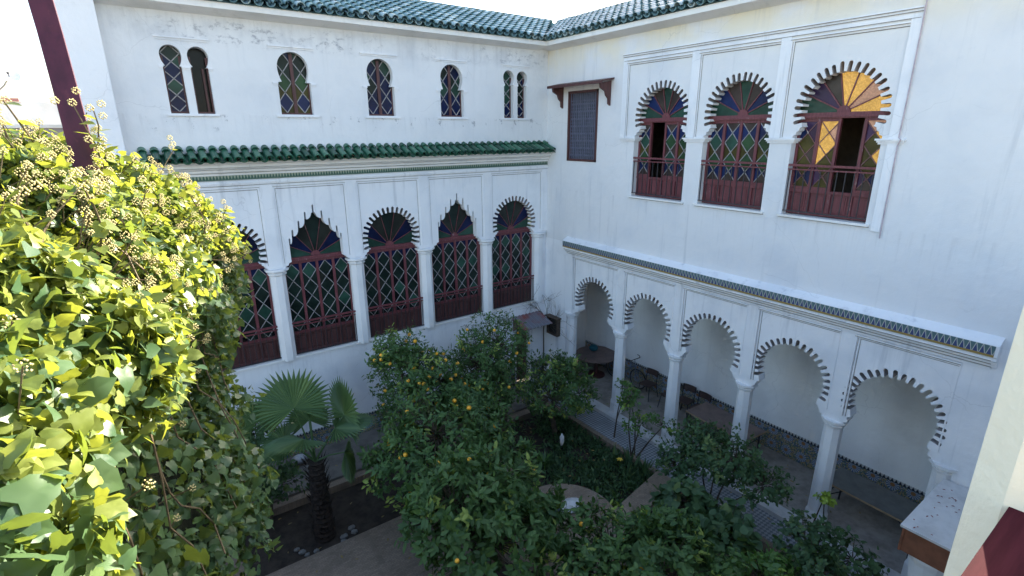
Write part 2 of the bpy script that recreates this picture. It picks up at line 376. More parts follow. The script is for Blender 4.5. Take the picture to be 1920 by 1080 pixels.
def pointed(uc, zi, hw):
    """stepped, spiked arch"""
    half = [(hw, zi), (hw, zi+.03), (hw-.07, zi+.05), (hw-.09, zi+.1), (.6, zi+.12), (.6, 5.3)]
    xs = [.585, .5, .345, .185, .02]; zs = [5.3, 5.47, 5.65, 5.83, 6.0]; tops = [5.47, 5.66, 5.85, 6.04, 6.19]
    for i in range(4):
        x, z = xs[i], zs[i]; x2, z2 = xs[i+1]+.028, zs[i+1]
        half += [(x+.018, tops[i]-.02), (x, tops[i]), (x-.018, tops[i]-.02), (x-.02, z+.03)]
        for k in (20, 45, 70, 90): half.append((x2+(x-.02-x2)*(1-math.sin(R_(k))), z+.03+(z2-z-.03)*(1-math.cos(R_(k)))))
    half += [(.02, 6.0), (.02, 6.17), (.0, 6.19)]
    return [(uc-x, z) for x, z in half]+[(uc+x, z) for x, z in reversed(half[:-1])]
def keyhole(uc, zc, r, hw, z0, zi):
    a = -math.acos(min(1, (hw*.76)/r)); k = (zc-zi-.01)/(r*math.sin(-a))
    arc = [(uc+r*math.cos(t), zc+r*math.sin(t)*(1 if math.sin(t) > 0 else k)) for t in np.linspace(a, PI-a, 28)]
    return [(uc-hw, z0), (uc+hw, z0), (uc+hw, zi)]+arc+[(uc-hw, zi)]

def diamonds(gm, lm, x0, x1, z0, z1, rows, w, cols, bar=.014):
    """one leaded leaf: coloured diamonds and triangles in gm, strips in lm. cols(k, part) -> material index"""
    xc = (x0+x1)/2; h = (z1-z0)/rows
    def tri(p, c): gm.add([(q[0], w, q[1]) for q in p], [tuple(range(len(p)))], c)
    for k in range(rows):
        a = z0+k*h; b = a+h; m = a+h/2
        tri([(xc, a), (x1, m), (xc, b), (x0, m)], cols(k, 0))
        if k == 0: tri([(x0, a), (xc, a), (x0, m)], cols(k, 1)); tri([(x1, a), (x1, m), (xc, a)], cols(k, 1))
        if k < rows-1: tri([(x0, m), (xc, b), (x0, m+h)], cols(k, 2)); tri([(x1, m), (x1, m+h), (xc, b)], cols(k, 2))
        else: tri([(x0, m), (xc, b), (x0, b)], cols(k, 3)); tri([(x1, m), (x1, b), (xc, b)], cols(k, 3))
        for p, q in (((xc, a), (x1, m)), ((x1, m), (xc, b)), ((xc, b), (x0, m)), ((x0, m), (xc, a))): lm.strip(p, q, bar, w, w+.016)

def crosses(gm, lm, x0, x1, z0, z1, rows, w, cols, bar=.014):
    """the same lattice shifted half a diamond: strips cross in the middle of each row"""
    xc = (x0+x1)/2; h = (z1-z0)/rows
    def tri(p, c): gm.add([(q[0], w, q[1]) for q in p], [tuple(range(len(p)))], c)
    for k in range(rows):
        a = z0+k*h; b = a+h; m = a+h/2
        tri([(x0, a), (xc, m), (x0, b)], cols(k, 2)); tri([(x1, a), (x1, b), (xc, m)], cols(k, 4))
        if k == 0: tri([(x0, a), (x1, a), (xc, m)], cols(k, 1))
        if k < rows-1: tri([(xc, m), (x1, b), (xc, m+h), (x0, b)], cols(k, 0))
        else: tri([(xc, m), (x1, b), (x0, b)], cols(k, 3))
        for p, q in (((x0, a), (x1, b)), ((x1, a), (x0, b))): lm.strip(p, q, bar, w, w+.016)

def fan(gm, fm, uc, zc, rx, rz, w, cols, hub=.11, bar=.02):
    """half-round light of wedges"""
    n = len(cols); P = lambda a: (uc+min(rx/max(abs(math.cos(a)), 1e-6), rz/max(math.sin(a), 1e-6))*math.cos(a), zc+min(rx/max(abs(math.cos(a)), 1e-6), rz/max(math.sin(a), 1e-6))*math.sin(a))
    for i, c in enumerate(cols):
        a0, a1 = PI-PI*i/n, PI-PI*(i+1)/n; am = (a0+a1)/2
        gm.add([(uc, w, zc), (*(lambda q: (q[0], w, q[1]))(P(a0)),), (*(lambda q: (q[0], w, q[1]))(P(am)),), (*(lambda q: (q[0], w, q[1]))(P(a1)),)], [(0, 1, 2, 3)], c)
        if i: fm.strip((uc, zc), P(a0), bar, w-.005, w+.02)
    fm.prism([(uc+hub*math.cos(t), zc+hub*math.sin(t)) for t in np.linspace(0, PI, 12)], w, w+.035, 0, 1)

# ------------------------------------------------------------------ BACK WING (plane y=0)
backw = thing('house_wing', 'white two-storey wing with a green tiled eave, closed leaded windows and small horseshoe windows above', 'building')
PX = [-9.70, -7.83, -5.98, -4.10, -2.15, -.26]
# upper wall
ups = [('pair', -8.93), ('one', -6.97), ('one', -5.04), ('one', -3.14), ('pair', -1.145)]
holes = []; keys = []
for kind, c in ups:
    if kind == 'one': keys.append((c, 9.08, .315, .335, 8.14, 8.79))
    else: keys += [(c-.225, 9.18, .178, .155, 8.13, 8.98), (c+.225, 9.18, .178, .155, 8.13, 8.98)]
for k in keys: holes.append(keyhole(*k))
mb = MB(TA); mb.plate([(-10.15, 7.05), (0.3, 7.05), (.3, 10.0), (-10.15, 10.0)], holes, -.3, 0)
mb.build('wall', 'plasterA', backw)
# lower solid wall with door opening
mb = MB(TA); mb.plate([(-10.15, -.3), (-1.14, -.3), (-1.14, 1.55)]+[(-.87+.27*math.cos(t), 1.65+.3*math.sin(t)) for t in np.linspace(PI, 0, 9)]+[(-.6, 1.55), (-.6, -.3), (.3, -.3), (.3, 2.55), (-10.15, 2.55)], [], -.3, 0)
mb.build('wall', 'arcade', backw)
mb = MB(TA); mb.box(-1.14, -.6, -.24, -.19, -.1, 2.0)
for k in range(5): mb.box(-1.12+.105*k, -1.03+.105*k, -.19, -.175, -.1, 1.9)
mb.build('door', 'redwood_dark', backw)
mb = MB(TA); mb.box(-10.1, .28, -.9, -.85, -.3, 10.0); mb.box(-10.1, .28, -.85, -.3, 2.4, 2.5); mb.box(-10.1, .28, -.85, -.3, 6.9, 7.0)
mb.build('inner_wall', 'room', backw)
# arcade panel
def arcade_outline(segs, z_imp, ztop):
    pts = []
    for s in segs: pts += s
    return [(segs_x0, z_imp)]+pts+[(segs_x1, z_imp), (segs_x1, ztop), (segs_x0, ztop)]
HW = .745
cen = [(PX[i]+PX[i+1])/2 for i in range(5)]
segs = []
for i, c in enumerate(cen):
    segs.append(lobed(c, 5.2, .635, .785, HW, 4.80) if i % 2 == 0 else pointed(c, 4.80, HW))
segs_x0, segs_x1 = -10.1, 0.0
mb = MB(TA); mb.plate(arcade_outline(segs, 4.80, 6.82), [], -.17, .02)
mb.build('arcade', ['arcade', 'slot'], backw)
mb = MB(TA)      # raised panel mouldings
mb.box(-10.1, 0, .02, .05, 6.70, 6.80); mb.box(-10.1, 0, .02, .065, 6.735, 6.77)
for x in PX[1:5]:
    mb.box(x-.13, x+.13, .02, .045, 4.84, 6.70); 
mb.box(-.2, -.0, .02, .045, 4.84, 6.70)
for i, c in enumerate(cen):
    l, r = PX[i]+.13, (PX[i+1]-.13 if i < 4 else -.2)
    mb.box(l, r, .02, .034, 6.64, 6.70); mb.box(l+.02, r-.02, .02, .028, 6.60, 6.64)
    mb.box(l, l+.04, .02, .03, 4.84, 6.60); mb.box(r-.04, r, .02, .03, 4.84, 6.60)
mb.build('moulding', 'arcade', backw)
mb = MB(TA)
for i, c in enumerate(cen):
    l, r = PX[i]+.13, (PX[i+1]-.13 if i < 4 else -.2)
    mb.box(l+.02, r-.02, .02, .024, 6.585, 6.6); mb.box(l, r, .034, .037, 6.636, 6.645); mb.box(l+.04, l+.05, .02, .023, 4.9, 6.58); mb.box(r-.05, r-.04, .02, .023, 4.9, 6.58)
mb.box(-10.1, 0, .05, .053, 6.698, 6.71); mb.box(-10.05, 0, .1, .103, 6.975, 6.985); mb.box(-10.05, 0, .2, .203, 7.075, 7.085)
mb.build('grime_shade', 'grime_shade', backw)  # dark strips under the mouldings: dirt plus painted shadow
mb = MB(TA); mb.box(-10.1, .0, .0, .045, 6.82, 6.92); mb.build('mosaic_frieze', 'friezeA', backw)
mb = MB(TA)      # cornice steps carrying the eave
prof = [(.0, 6.92), (.06, 6.92), (.06, 6.96), (.1, 6.98), (.1, 7.03), (.17, 7.05), (.2, 7.08), (.2, 7.14), (.3, 7.17), (.3, 7.2), (.0, 7.24)]
mb.prism([(w, z) for w, z in prof], -10.02, -.0, 0, 0); mb.build('cornice', 'trim', backw)
# columns
def column(parent, T, u, w, z0, z1, r, base=0, mat='column', name='column'):
    mb = MB(T); oct_ = lambda rr: [(u+rr*math.cos(R_(22.5+45*k)), w+rr*math.sin(R_(22.5+45*k))) for k in range(8)]
    lv = [(z0, r*1.0), (z1, r*.95)] if not base else [(z0, r*1.22), (z0+.3, r*1.2), (z0+.36, r*1.04), (z1, r*.95)]
    P = []
    for z, rr in lv: P += [(a, b, z) for a, b in oct_(rr)]
    n = len(lv); fs = [(i*8+k, i*8+(k+1) % 8, (i+1)*8+(k+1) % 8, (i+1)*8+k) for i in range(n-1) for k in range(8)]+[tuple(range(8)), tuple((n-1)*8+k for k in range(8))]
    mb.add(P, fs); return mb.build(name, mat, parent)
def capital(parent, T, u, w, z, r, h=.16, mat='column'):
    mb = MB(T); P = []
    lv = [(0, r*.97), (.02, r*1.12), (.05, r*1.15), (.06, r*1.0), (.085, r*1.05), (h-.05, r*1.32), (h-.045, r*1.42), (h, r*1.42)]
    for zz, rr in lv: P += [(u+rr*math.cos(R_(22.5+45*k)), w+rr*math.sin(R_(22.5+45*k)), z+zz) for k in range(8)]
    n = len(lv); mb.add(P, [(i*8+k, i*8+(k+1) % 8, (i+1)*8+(k+1) % 8, (i+1)*8+k) for i in range(n-1) for k in range(8)]+[tuple(range(8)), tuple((n-1)*8+k for k in range(8))])
    return mb.build('capital', mat, parent)
for x in PX:
    c = column(backw, TA, x, -.09, 2.55, 4.64, .185); capital(c, TA, x, -.09, 4.64, .185, .158)
for a_, b_ in ((-.2, .3), (-10.15, -9.75)):
    mb = MB(TA); mb.box(a_, b_, -.3, .0, 2.55, 4.8); mb.build('pilaster', 'arcade', backw)
# sill
mb = MB(TA); mb.box(-10.1, -.06, -.17, .035, 2.55, 2.6); mb.build('sill', 'trim', backw)

def arch_window(parent, T, c, hw, z0, zp, zt, rz, w, leafcols, fancols, frail, glass, bars='bar_pale', bar=.014, rows=4, gap=None, fr='redwood', lat=diamonds, fbar=.02):
    """four leaves under a fan light, timber panel below, iron railing in front"""
    fm = MB(T); gm = MB(T); lm = MB(T)
    m = [c-hw, c-hw/2, c, c+hw/2, c+hw]
    for i, x in enumerate(m):
        if gap and i in (gap, gap+1): continue
        a = .045 if i in (0, 4) else .03
        fm.box(x-a, x+a, w-.03, w+.035, zp, zt)
    if gap:      # the open leaf: its two stiles stand, one leaf is swung inwards
        fm.box(m[gap]-.05, m[gap]-.005, w-.03, w+.035, zp, zt); fm.box(m[gap+1]+.005, m[gap+1]+.05, w-.03, w+.035, zp, zt)
    for i in range(4):
        if gap == i: continue
        fm.box(m[i], m[i+1], w-.02, w+.03, zp, zp+.06); fm.box(m[i], m[i+1], w-.02, w+.03, zt-.05, zt)
        x0, x1 = m[i]+.03, m[i+1]-.03
        lat(gm, lm, x0, x1, zp+.06, zt-.05, rows, w, lambda k, p, i=i: leafcols(i, k, p), bar)
    fm.box(c-hw-.04, c+hw+.04, w-.04, w+.06, zt, zt+.1); fm.box(c-hw-.04, c+hw+.04, w+.06, w+.08, zt+.02, zt+.05)
    fan(gm, fm, c, zt+.1, .8, rz, w-.01, fancols, bar=fbar)
    f = fm.build('window', fr, parent)
    gm.build('glass', glass, f, normals=False); lm.build('lattice', bars, f)
    pm = MB(T); pm.box(c-hw, c+hw, w-.04, w, z0, zp)
    for i in range(4):
        x0, x1 = m[i]+.06, m[i+1]-.06
        pm.box(m[i]-.03, m[i]+.03, w, w+.03, z0, zp)
        pm.box(x0, x1, w, w+.012, z0+.09, zp-.07); pm.box(x0+.03, x1-.03, w+.012, w+.024, z0+.12, zp-.1)
    pm.box(m[4]-.03, m[4]+.03, w, w+.03, z0, zp); pm.box(c-hw, c+hw, w+.03, w+.04, zp-.05, zp); pm.box(c-hw, c+hw, w+.03, w+.04, z0, z0+.06)
    pm.build('panel', frail, f)
    return f
def railing(f, T, c, hw, z0, zr, w, n, mat, wood_top='redwood'):
    mb = MB(T); mb.box(c-hw, c+hw, w-.02, w+.02, zr-.03, zr+.01, 0); mb.box(c-hw, c+hw, w-.014, w+.014, zr-.1, zr-.075, 0); mb.box(c-hw, c+hw, w-.012, w+.012, z0+.03, z0+.05, 1)
    for k in range(n+1):
        x = c-hw+.03+(2*hw-.06)*k/n; mb.box(x-.007, x+.007, w-.007, w+.007, z0+.05, zr-.1, 1)
    mb.build('railing', [wood_top, mat], f)

GA = ['g_dkgreen', 'g_green', 'g_dkblue', 'g_murk', 'g_dark']
for i, c in enumerate(cen):
    R0 = random.Random(i)
    def lc(l, k, p, R0=R0):
        if k == 3 and p in (2, 3): return 2
        if p == 0: return 1 if R0.random() < .45 else 0
        return R0.choice([0, 4, 3, 0])
    f = arch_window(backw, TA, c, .77, 2.6, 3.1, 4.87, .95 if i % 2 == 0 else 1.3, -.2, lc, [1, 2, 3, 0, 3, 2, 1], 'redwood_dark', GA, fr='redwood', fbar=.013)
    railing(f, TA, c, .77, 2.6, 3.44, -.03, 12, 'iron')
# small upper windows
for j, (c, zc, r, hw, z0, zi) in enumerate(keys):
    fm = MB(TA); gm = MB(TA); lm = MB(TA); w = -.15; single = hw > .2
    fm.box(c-r-.05, c-hw+.03, w-.02, w+.02, z0, zc); fm.box(c+hw-.03, c+r+.05, w-.02, w+.02, z0, zc); fm.box(c-hw, c+hw, w-.02, w+.03, z0, z0+.04)
    if single: fm.box(c-.035, c+.035, w-.02, w+.035, z0, zc+r-.03)
    R0 = random.Random(40+j)
    def lc(l, k, p, j=j, R0=R0):
        if j == 1: return 3                                   # swung-in casement of the left pair: dark
        lit = j == 2
        if k == 0: return (2 if p == 0 else 5) if lit else 2
        if k == 1: return (4 if p == 0 else 0) if lit else R0.choice([0, 1, 2])
        if k >= 2: return R0.choice([2, 1, 0])
        return R0.choice([1, 0, 1])
    zt = zc+r+.02
    cells = [(c-hw, c-.03), (c+.03, c+hw)] if single else [(c-hw, c+hw)]
    for x0, x1 in cells:
        if j == 1: gm.add([(x0, w-.1, z0), (x1, w-.1, z0), (x1, w-.1, zt), (x0, w-.1, zt)], [(0, 1, 2, 3)], 3); fm.box(x0+.2, x0+.24, w-.3, w-.03, z0, zi)
        else: diamonds(gm, lm, x0, x1, z0+.04, zt, 3 if single else 4, w, lambda k, p: lc(0, k, p), .017)
    gm.box(c-r-.06, c+r+.06, w-.13, w-.12, z0-.02, zt+.05, 3)
    f = fm.build('window', 'redwood_dark', backw); gm.build('glass', ['g_dkgreen', 'g_green', 'g_blue' if j == 2 else 'g_dkblue', 'g_dark', 'g_bright', 'g_olive'], f, normals=False)
    if j != 1: lm.build('lattice', 'bar_pale', f)
for kind, c in ups:
    e = .45
    mb = MB(TA); mb.box(c-e, c+e, 0, .035, 9.475, 9.5); mb.box(c-e, c+e, 0, .012, 9.44, 9.475); mb.build('hood_mould', 'arcade', backw)
    zi = 8.78 if kind == 'one' else 8.985
    ih = [(c-.44, c-.33), (c+.33, c+.44)] if kind == 'one' else [(c-.44, c-.37), (c-.075, c+.075), (c+.37, c+.44)]
    for a, b in ih: mb = MB(TA); mb.box(a, b, 0, .025, zi-.03, zi+.012); mb.box(a+.015, b-.015, 0, .012, zi-.055, zi-.03); mb.build('impost', 'arcade', backw)
    mb = MB(TA); mb.box(c-.44, c+.44, 0, .03, 8.085, 8.125); mb.build('sill', 'arcade', backw)
# end pier
mb = MB(TA); mb.box(-10.78, -10.15, -.3, .28, 2, 10.25); mb.build('pier', 'arcade', backw)

# ------------------------------------------------------------------ glazed tiles
def tiles(mb, O, along, up, L, H, su, sv, r, grow=0):
    """rows of half-round tiles: convex covers over concave pans"""
    O = Vector(O); a = Vector(along).normalized(); u = Vector(up).normalized(); n = a.cross(u)
    if n.z < 0: n = -n
    nu = int(L/su); nv = int(math.ceil(H/sv))
    for j in range(nv):
        for i in range(nu+1+int(grow*j*sv/su)):
            for conv in (0, 1):
                b = O+a*(i*su+(.5*su if not conv else 0)+random.uniform(-.008, .008))+u*(j*sv+random.uniform(-.012, .012))+n*(random.uniform(0, .008)+(r*.35 if conv else r*.3))
                rr0, rr1 = r*(1.0 if conv else .95), r*(.8 if conv else .85); P = []; k = 7
                ln = sv*1.18
                for (t, rr, lift) in ((0, rr0, .03), (ln, rr1, 0)):
                    for q in range(k):
                        an = PI*q/(k-1); P.append(tuple(b+u*t+a*(-math.cos(an)*rr)+n*((math.sin(an)*rr*(1 if conv else -1)*.95)+lift)))
                for (t, rr, lift) in ((0, rr0-.018, .03), ):
                    for q in range(k):
                        an = PI*q/(k-1); P.append(tuple(b+u*t+a*(-math.cos(an)*rr)+n*((math.sin(an)*rr*(1 if conv else -1)*.95)+lift)))
                fs = [(q, q+1, k+q+1, k+q) for q in range(k-1)]+[(q, 2*k+q, 2*k+q+1, q+1) for q in range(k-1)]
                mb.add(P, fs, 0, random.random())
mb = MB(); tiles(mb, (-9.9, -.42, 7.19), (1, 0, 0), (0, .88, .42), 9.8, .39, .196, .38, .078)
mb.box(-10.0, -.02, -.36, 0, 7.2, 7.215, 0)
mb.build('tile_eave', 'eave_tile', backw, True, False)
SL = math.tan(R_(23)); cs = math.cos(R_(23)); sn = math.sin(R_(23))
mb = MB(); tiles(mb, (-10.6, -.42, 10.14), (1, 0, 0), (0, cs, sn), 10.2, 2.3, .225, .27, .09, cs)
mb.add([(-10.7, -.38, 10.125), (-.38, -.38, 10.125), (1.72, 1.72, 10.125+2.1*SL), (-10.7, 1.72, 10.125+2.1*SL)], [(0, 1, 2, 3)])
mb.add([(-10.7, 1.72, 10.0), (1.72, 1.72, 10.0), (1.72, 1.72, 10.12+2.1*SL), (-10.7, 1.72, 10.12+2.1*SL)], [(0, 1, 2, 3)])
mb.build('roof', 'roof_tile', backw, True, False)
mb = MB(TA); mb.prism([(.0, 9.93), (.26, 9.99), (.34, 10.01), (.34, 10.12), (.0, 10.16)], -10.14, -.34, 0, 0)
mb.build('eave_cornice', 'trim', backw)
mb = MB(TA); mb.box(-10.05, -1.2, 0, .012, -.3, .46); mb.box(-.55, 0, 0, .012, -.3, .46); mb.build('mosaic_dado', 'zell_x', backw)
mb = MB(TA); mb.box(-10.05, -1.2, 0, .018, .46, .53); mb.box(-.55, 0, 0, .018, .46, .53); mb.build('tile_border', 'toothx', backw)
mb = MB(); mb.lathe((-2.1, 3.6, 10.02), [(.16, 0), (.16, 1.2), (.28, 1.25), (.3, 1.35), (.22, 1.48), (.1, 1.56), (.03, 1.58)], 12)
o = mb.build('chimney', 'rustred', backw, True)
mb = MB(); mb.tube([(-2.4, 3.4, 10.6), (-2.4, 3.4, 12.4)], .012, 5); mb.build('antenna_mast', 'iron', backw)

# ------------------------------------------------------------------ SIDE WING (plane x=0)
sidew = thing('house_wing', 'white side wing with an open lobed-arch gallery below and three coloured glass windows above', 'building')
WC = [-4.04, -5.98, -7.87]
WOP = [(-4.90, -3.38), (-6.80, -5.32), (-8.68, -7.22)]
wh = []
for (a, b) in WOP:
    c = (a+b)/2; c0 = c
    arch = lobed(c0, 8.07, .63, 0.785, (b-a)/2, 7.62, 22, -20)
    wh.append([(a, 6.2), (b, 6.2)]+list(reversed(arch)))
gw = [(-2.09, 6.97), (-.92, 6.97), (-.92, 8.81), (-2.09, 8.81)]
mb = MB(TB); mb.plate([(-12.2, 4.62), (-.0, 4.62), (0, 10.02), (-12.2, 10.02)], wh+[gw], -.25, 0)
mb.build('wall', ['plasterB', 'slot'], sidew)
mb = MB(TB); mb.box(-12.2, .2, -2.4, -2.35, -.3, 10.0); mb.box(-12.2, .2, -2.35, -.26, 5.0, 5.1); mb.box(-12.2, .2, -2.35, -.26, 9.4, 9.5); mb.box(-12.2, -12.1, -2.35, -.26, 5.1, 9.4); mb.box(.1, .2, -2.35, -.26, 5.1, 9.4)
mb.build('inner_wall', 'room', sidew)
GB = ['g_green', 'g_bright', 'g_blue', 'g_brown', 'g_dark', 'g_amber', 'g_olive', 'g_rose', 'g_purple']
for i, (a, b) in enumerate(WOP):
    c = (a+b)/2; hw = (b-a)/2; R0 = random.Random(90+i)
    # u runs to -y away from the corner; leaf 3 is the one nearest the corner
    def lc(l, k, p, i=i, R0=R0):
        if i == 2:      # bottom half, side left/right, centre diamond, top half
            if l == 2: return {(2, 3): 5, (2, 2): 7, (2, 4): 5, (1, 0): 5, (1, 2): 6, (1, 4): 5, (0, 0): 6, (0, 2): 3, (0, 4): 8, (0, 1): 6}[(k, p)]
            if l == 3: return {(2, 3): 8, (2, 2): 8, (2, 4): 2, (1, 0): 6, (1, 2): 3, (1, 4): 6, (0, 0): 6, (0, 2): 2, (0, 4): 2, (0, 1): 6}[(k, p)]
            return {(2, 3): 7, (2, 2): 5, (2, 4): 8, (1, 0): 6, (1, 2): 5, (1, 4): 6, (0, 0): 6, (0, 2): 2, (0, 4): 8, (0, 1): 3}[(k, p)]
        if p == 3: return 3
        if p == 0: return 1 if R0.random() < .7 else 0
        if p == 1: return 3
        return {2: 2, 1: R0.choice([6, 3, 6]), 0: 2}[k]
    fc = [0, 2, 3, 0, 3, 2, 0] if i < 2 else [5, 7, 5, 5, 3, 8, 0]
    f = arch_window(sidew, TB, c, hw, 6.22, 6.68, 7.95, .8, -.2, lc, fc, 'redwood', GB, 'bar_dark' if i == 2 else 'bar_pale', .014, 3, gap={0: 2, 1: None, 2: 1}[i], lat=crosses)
    railing(f, TB, c, hw, 6.24, 7.14, -.02, 10, 'iron')
    if i != 1:      # the leaf that is swung into the room
        x = {0: c, 2: c-hw/2}[i]; mb = MB(TB); mb.box(x, x+.035, -.62, -.24, 6.74, 7.9)
        o = mb.build('open_leaf', 'redwood_dark', f)
    mb = MB(TB); mb.box(a-.06, b+.06, -.18, .06, 6.165, 6.205); mb.build('sill', 'trim', sidew)
for u0, u1 in ((-3.42, -2.97), (-5.36, -4.86), (-7.26, -6.76), (-8.98, -8.64)):
    mb = MB(TB)
    for z0, z1, e, w in ((7.52, 7.55, .0, .02), (7.55, 7.58, .02, .04), (7.58, 7.61, .04, .06)): mb.box(u0-e, u1+e, -.24, w, z0, z1)
    mb.build('impost', 'arcade', sidew)
mb = MB(TB)      # raised frames round the three windows
mb.box(-8.92, -2.92, 0, .05, 9.49, 9.52); mb.box(-8.92, -2.92, 0, .035, 9.45, 9.49); mb.box(-8.92, -2.92, 0, .02, 9.36, 9.45)
mb.box(-3.05, -2.92, 0, .02, 7.615, 9.36); mb.box(-8.92, -8.78, 0, .025, 6.1, 9.36)
for u in (-4.965, -6.87): mb.box(u-.09, u+.09, 0, .02, 7.615, 9.36)
for l, r in ((-4.875, -3.05), (-6.78, -5.055), (-8.78, -6.96)):
    mb.box(l, r, 0, .035, 9.30, 9.33); mb.box(l, r, 0, .015, 9.27, 9.30)
    mb.box(r-.03, r, 0, .03, 7.615, 9.30); mb.box(r-.06, r-.045, 0, .015, 7.615, 9.27)
mb.build('moulding', 'arcade', sidew)
mb = MB(TB); mb.tube([(-8.93, .03, 10.0), (-8.935, .03, 8.4), (-8.925, .03, 7.62), (-8.97, .07, 7.6), (-8.93, .03, 7.5), (-8.94, .03, 6.0)], .011, 6)
mb.build('cable', plain('faded_cable', (.5, .42, .46), .7), sidew)
# grille window with timber hood
mb = MB(TB); a, b = -2.09, -.92
mb.box(a, a+.06, -.12, .02, 6.97, 8.81); mb.box(b-.06, b, -.12, .02, 6.97, 8.81); mb.box(a, b, -.12, .02, 6.97, 7.03); mb.box(a, b, -.12, .02, 8.75, 8.81)
f = mb.build('window', 'redwood_dark', sidew)
mb = MB(TB)
for k in range(1, 16):
    u = a+(b-a)*k/16; mb.box(u-.008, u+.008, -.05, -.03, 7.03, 8.75)
for k in range(1, 9):
    z = 7.03+1.72*k/9; mb.box(a, b, -.06, -.045, z-.01, z+.01)
    for q in range(16):
        u = a+(b-a)*(q+.5)/16; mb.strip((u-.03, z-.06), (u+.03, z-.12), .009, -.05, -.035); mb.strip((u+.03, z-.06), (u-.03, z-.12), .009, -.05, -.035)
mb.build('grille', 'grille', f)
mb = MB(TB); mb.box(a, b, -.2, -.15, 7, 8.8)
mb.build('shutter', plain('grey_shutter', (.12, .13, .16), .6, .2, 5), f)
mb = MB(TB); mb.prism([(.0, 9.0), (.42, 8.93), (.42, 8.96), (.0, 9.04)], -2.62, -.5, 0, 0)
hood = mb.build('canopy', 'redwood_dark', f)
mb = MB(TB); mb.box(-2.62, -.5, .4, .43, 8.89, 8.95); mb.build('fascia', 'redwood_dark', f)
for u in (-2.5, -.68):
    mb = MB(TB); mb.prism([(.005, 8.97), (.38, 8.9), (.36, 8.8), (.2, 8.72), (.16, 8.62), (.08, 8.55), (.07, 8.42), (.005, 8.38)], u-.03, u+.03, 0, 0)
    mb.build('bracket', 'redwood_dark', f)
# gallery: lobed arcade
KX = [-1.2, -3.22, -5.07, -6.93, -8.76, -10.5]
kc = [(KX[i]+KX[i+1])/2 for i in range(5)]
segs = [lobed(c, 3.0, .65, .795, (KX[i]-KX[i+1])/2-.19, 2.45, 22, -22) for i, c in enumerate(kc)]
segs_x0, segs_x1 = KX[-1]-.0, KX[0]+.0
pts = []
for s in reversed(segs): pts += s
mb = MB(TB); mb.plate([(-12.2, -.3), (-10.62, -.3), (-10.62, 2.45)]+pts+[(-1.05, 2.45), (-1.05, -.3), (0, -.3), (0, 4.62), (-12.2, 4.62)], [], -.25, 0)
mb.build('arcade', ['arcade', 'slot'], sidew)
for i, y in enumerate(KX):
    c = column(sidew, TB, y, -.125, 0, 2.29, .168, 1); capital(c, TB, y, -.125, 2.29, .166, .16)
mb = MB(TB)
mb.box(-10.72, -1.08, 0, .03, 4.27, 4.30)
for i in range(5):
    l, r = KX[i+1]+.12, KX[i]-.12
    mb.box(l, r, 0, .04, 4.22, 4.25); mb.box(l, r, 0, .02, 4.19, 4.22)
    mb.box(r-.035, r, 0, .035, 2.62, 4.22); mb.box(r-.075, r-.055, 0, .018, 2.62, 4.19)
    mb.box(l, l+.02, 0, .015, 2.62, 4.19)
mb.build('moulding', 'arcade', sidew)
mb = MB(TB)
for i in range(5):
    l, r = KX[i+1]+.12, KX[i]-.12
    mb.box(l, r, .04, .043, 4.215, 4.226); mb.box(l, r, 0, .004, 4.175, 4.19); mb.box(r-.055, r-.043, 0, .004, 2.62, 4.19); mb.box(r-.09, r-.08, 0, .004, 2.62, 4.19)
mb.box(-10.72, -1.06, .1, .103, 4.375, 4.388); mb.box(-10.72, -1.06, .17, .173, 4.445, 4.458); mb.box(-10.72, -1.06, 0.05, .053, 4.315, 4.325)
for l, r in ((-4.875, -3.05), (-6.78, -5.055), (-8.78, -6.96)):
    mb.box(l, r, .035, .038, 9.297, 9.307); mb.box(l, r, 0, .004, 9.255, 9.27); mb.box(r-.045, r-.035, 0, .004, 7.63, 9.27); mb.box(r-.075, r-.065, 0, .004, 7.63, 9.27)
mb.box(-8.92, -2.92, .05, .053, 9.485, 9.497); mb.box(-8.92, -2.92, .035, .038, 9.445, 9.457); mb.box(-8.9, -2.94, .02, .023, 9.36, 9.37)
for a, b in WOP: mb.box(a-.06, b+.06, 0, .004, 6.145, 6.165)
mb.build('grime_shade', 'grime_shade', sidew)  # dark strips for dirt and the shade that mouldings barely cast
mb = MB(TB); mb.prism([(.0, 4.30), (.05, 4.32), (.05, 4.36), (.1, 4.38), (.1, 4.42), (.17, 4.45), (.17, 4.5), (.19, 4.52), (.19, 4.7), (.0, 4.80)], -10.78, -1.02, 0, 0)
mb.build('cornice', 'arcade', sidew)
mb = MB(TB); mb.box(-10.74, -1.04, .19, .2, 4.52, 4.69); mb.build('mosaic_frieze', 'friezeB', sidew)
mb = MB(TB); mb.box(-12.2, 0, -2.0, -1.9, -.05, 4.4); mb.box(-.0, .1, -1.9, -.25, -.05, 4.4); mb.box(-11.3, -11.2, -1.9, -.25, -.05, 4.4)
mb.build('gallery_wall', 'gallery', sidew)
mb = MB(TB); mb.box(-12.2, 0, -1.9, -.25, 4.3, 4.4)
for k in range(12): mb.box(-.6-.9*k, -.5-.9*k, -1.9, -.25, 4.2, 4.3)
mb.build('ceiling', 'ceil', sidew)
mb = MB(TB); mb.box(-11.2, 0, -1.9, -1.885, 0, .62); mb.build('mosaic_dado', 'zell_y', sidew)
mb = MB(TB); mb.box(-11.2, 0, -1.9, -1.878, .62, .70); mb.build('tile_border', 'tooth', sidew)
mb = MB(TB); mb.box(-10.9, -10.45, -1.0, -.6, 2.95, 3.5); mb.build('dark_opening', 'rubber', sidew)  # black box standing in for a dark opening in the end wall
mb = MB(TB); mb.box(-.85, -.02, -1.1, -.6, 3.45, 3.7); mb.build('beam', 'redwood_dark', sidew)
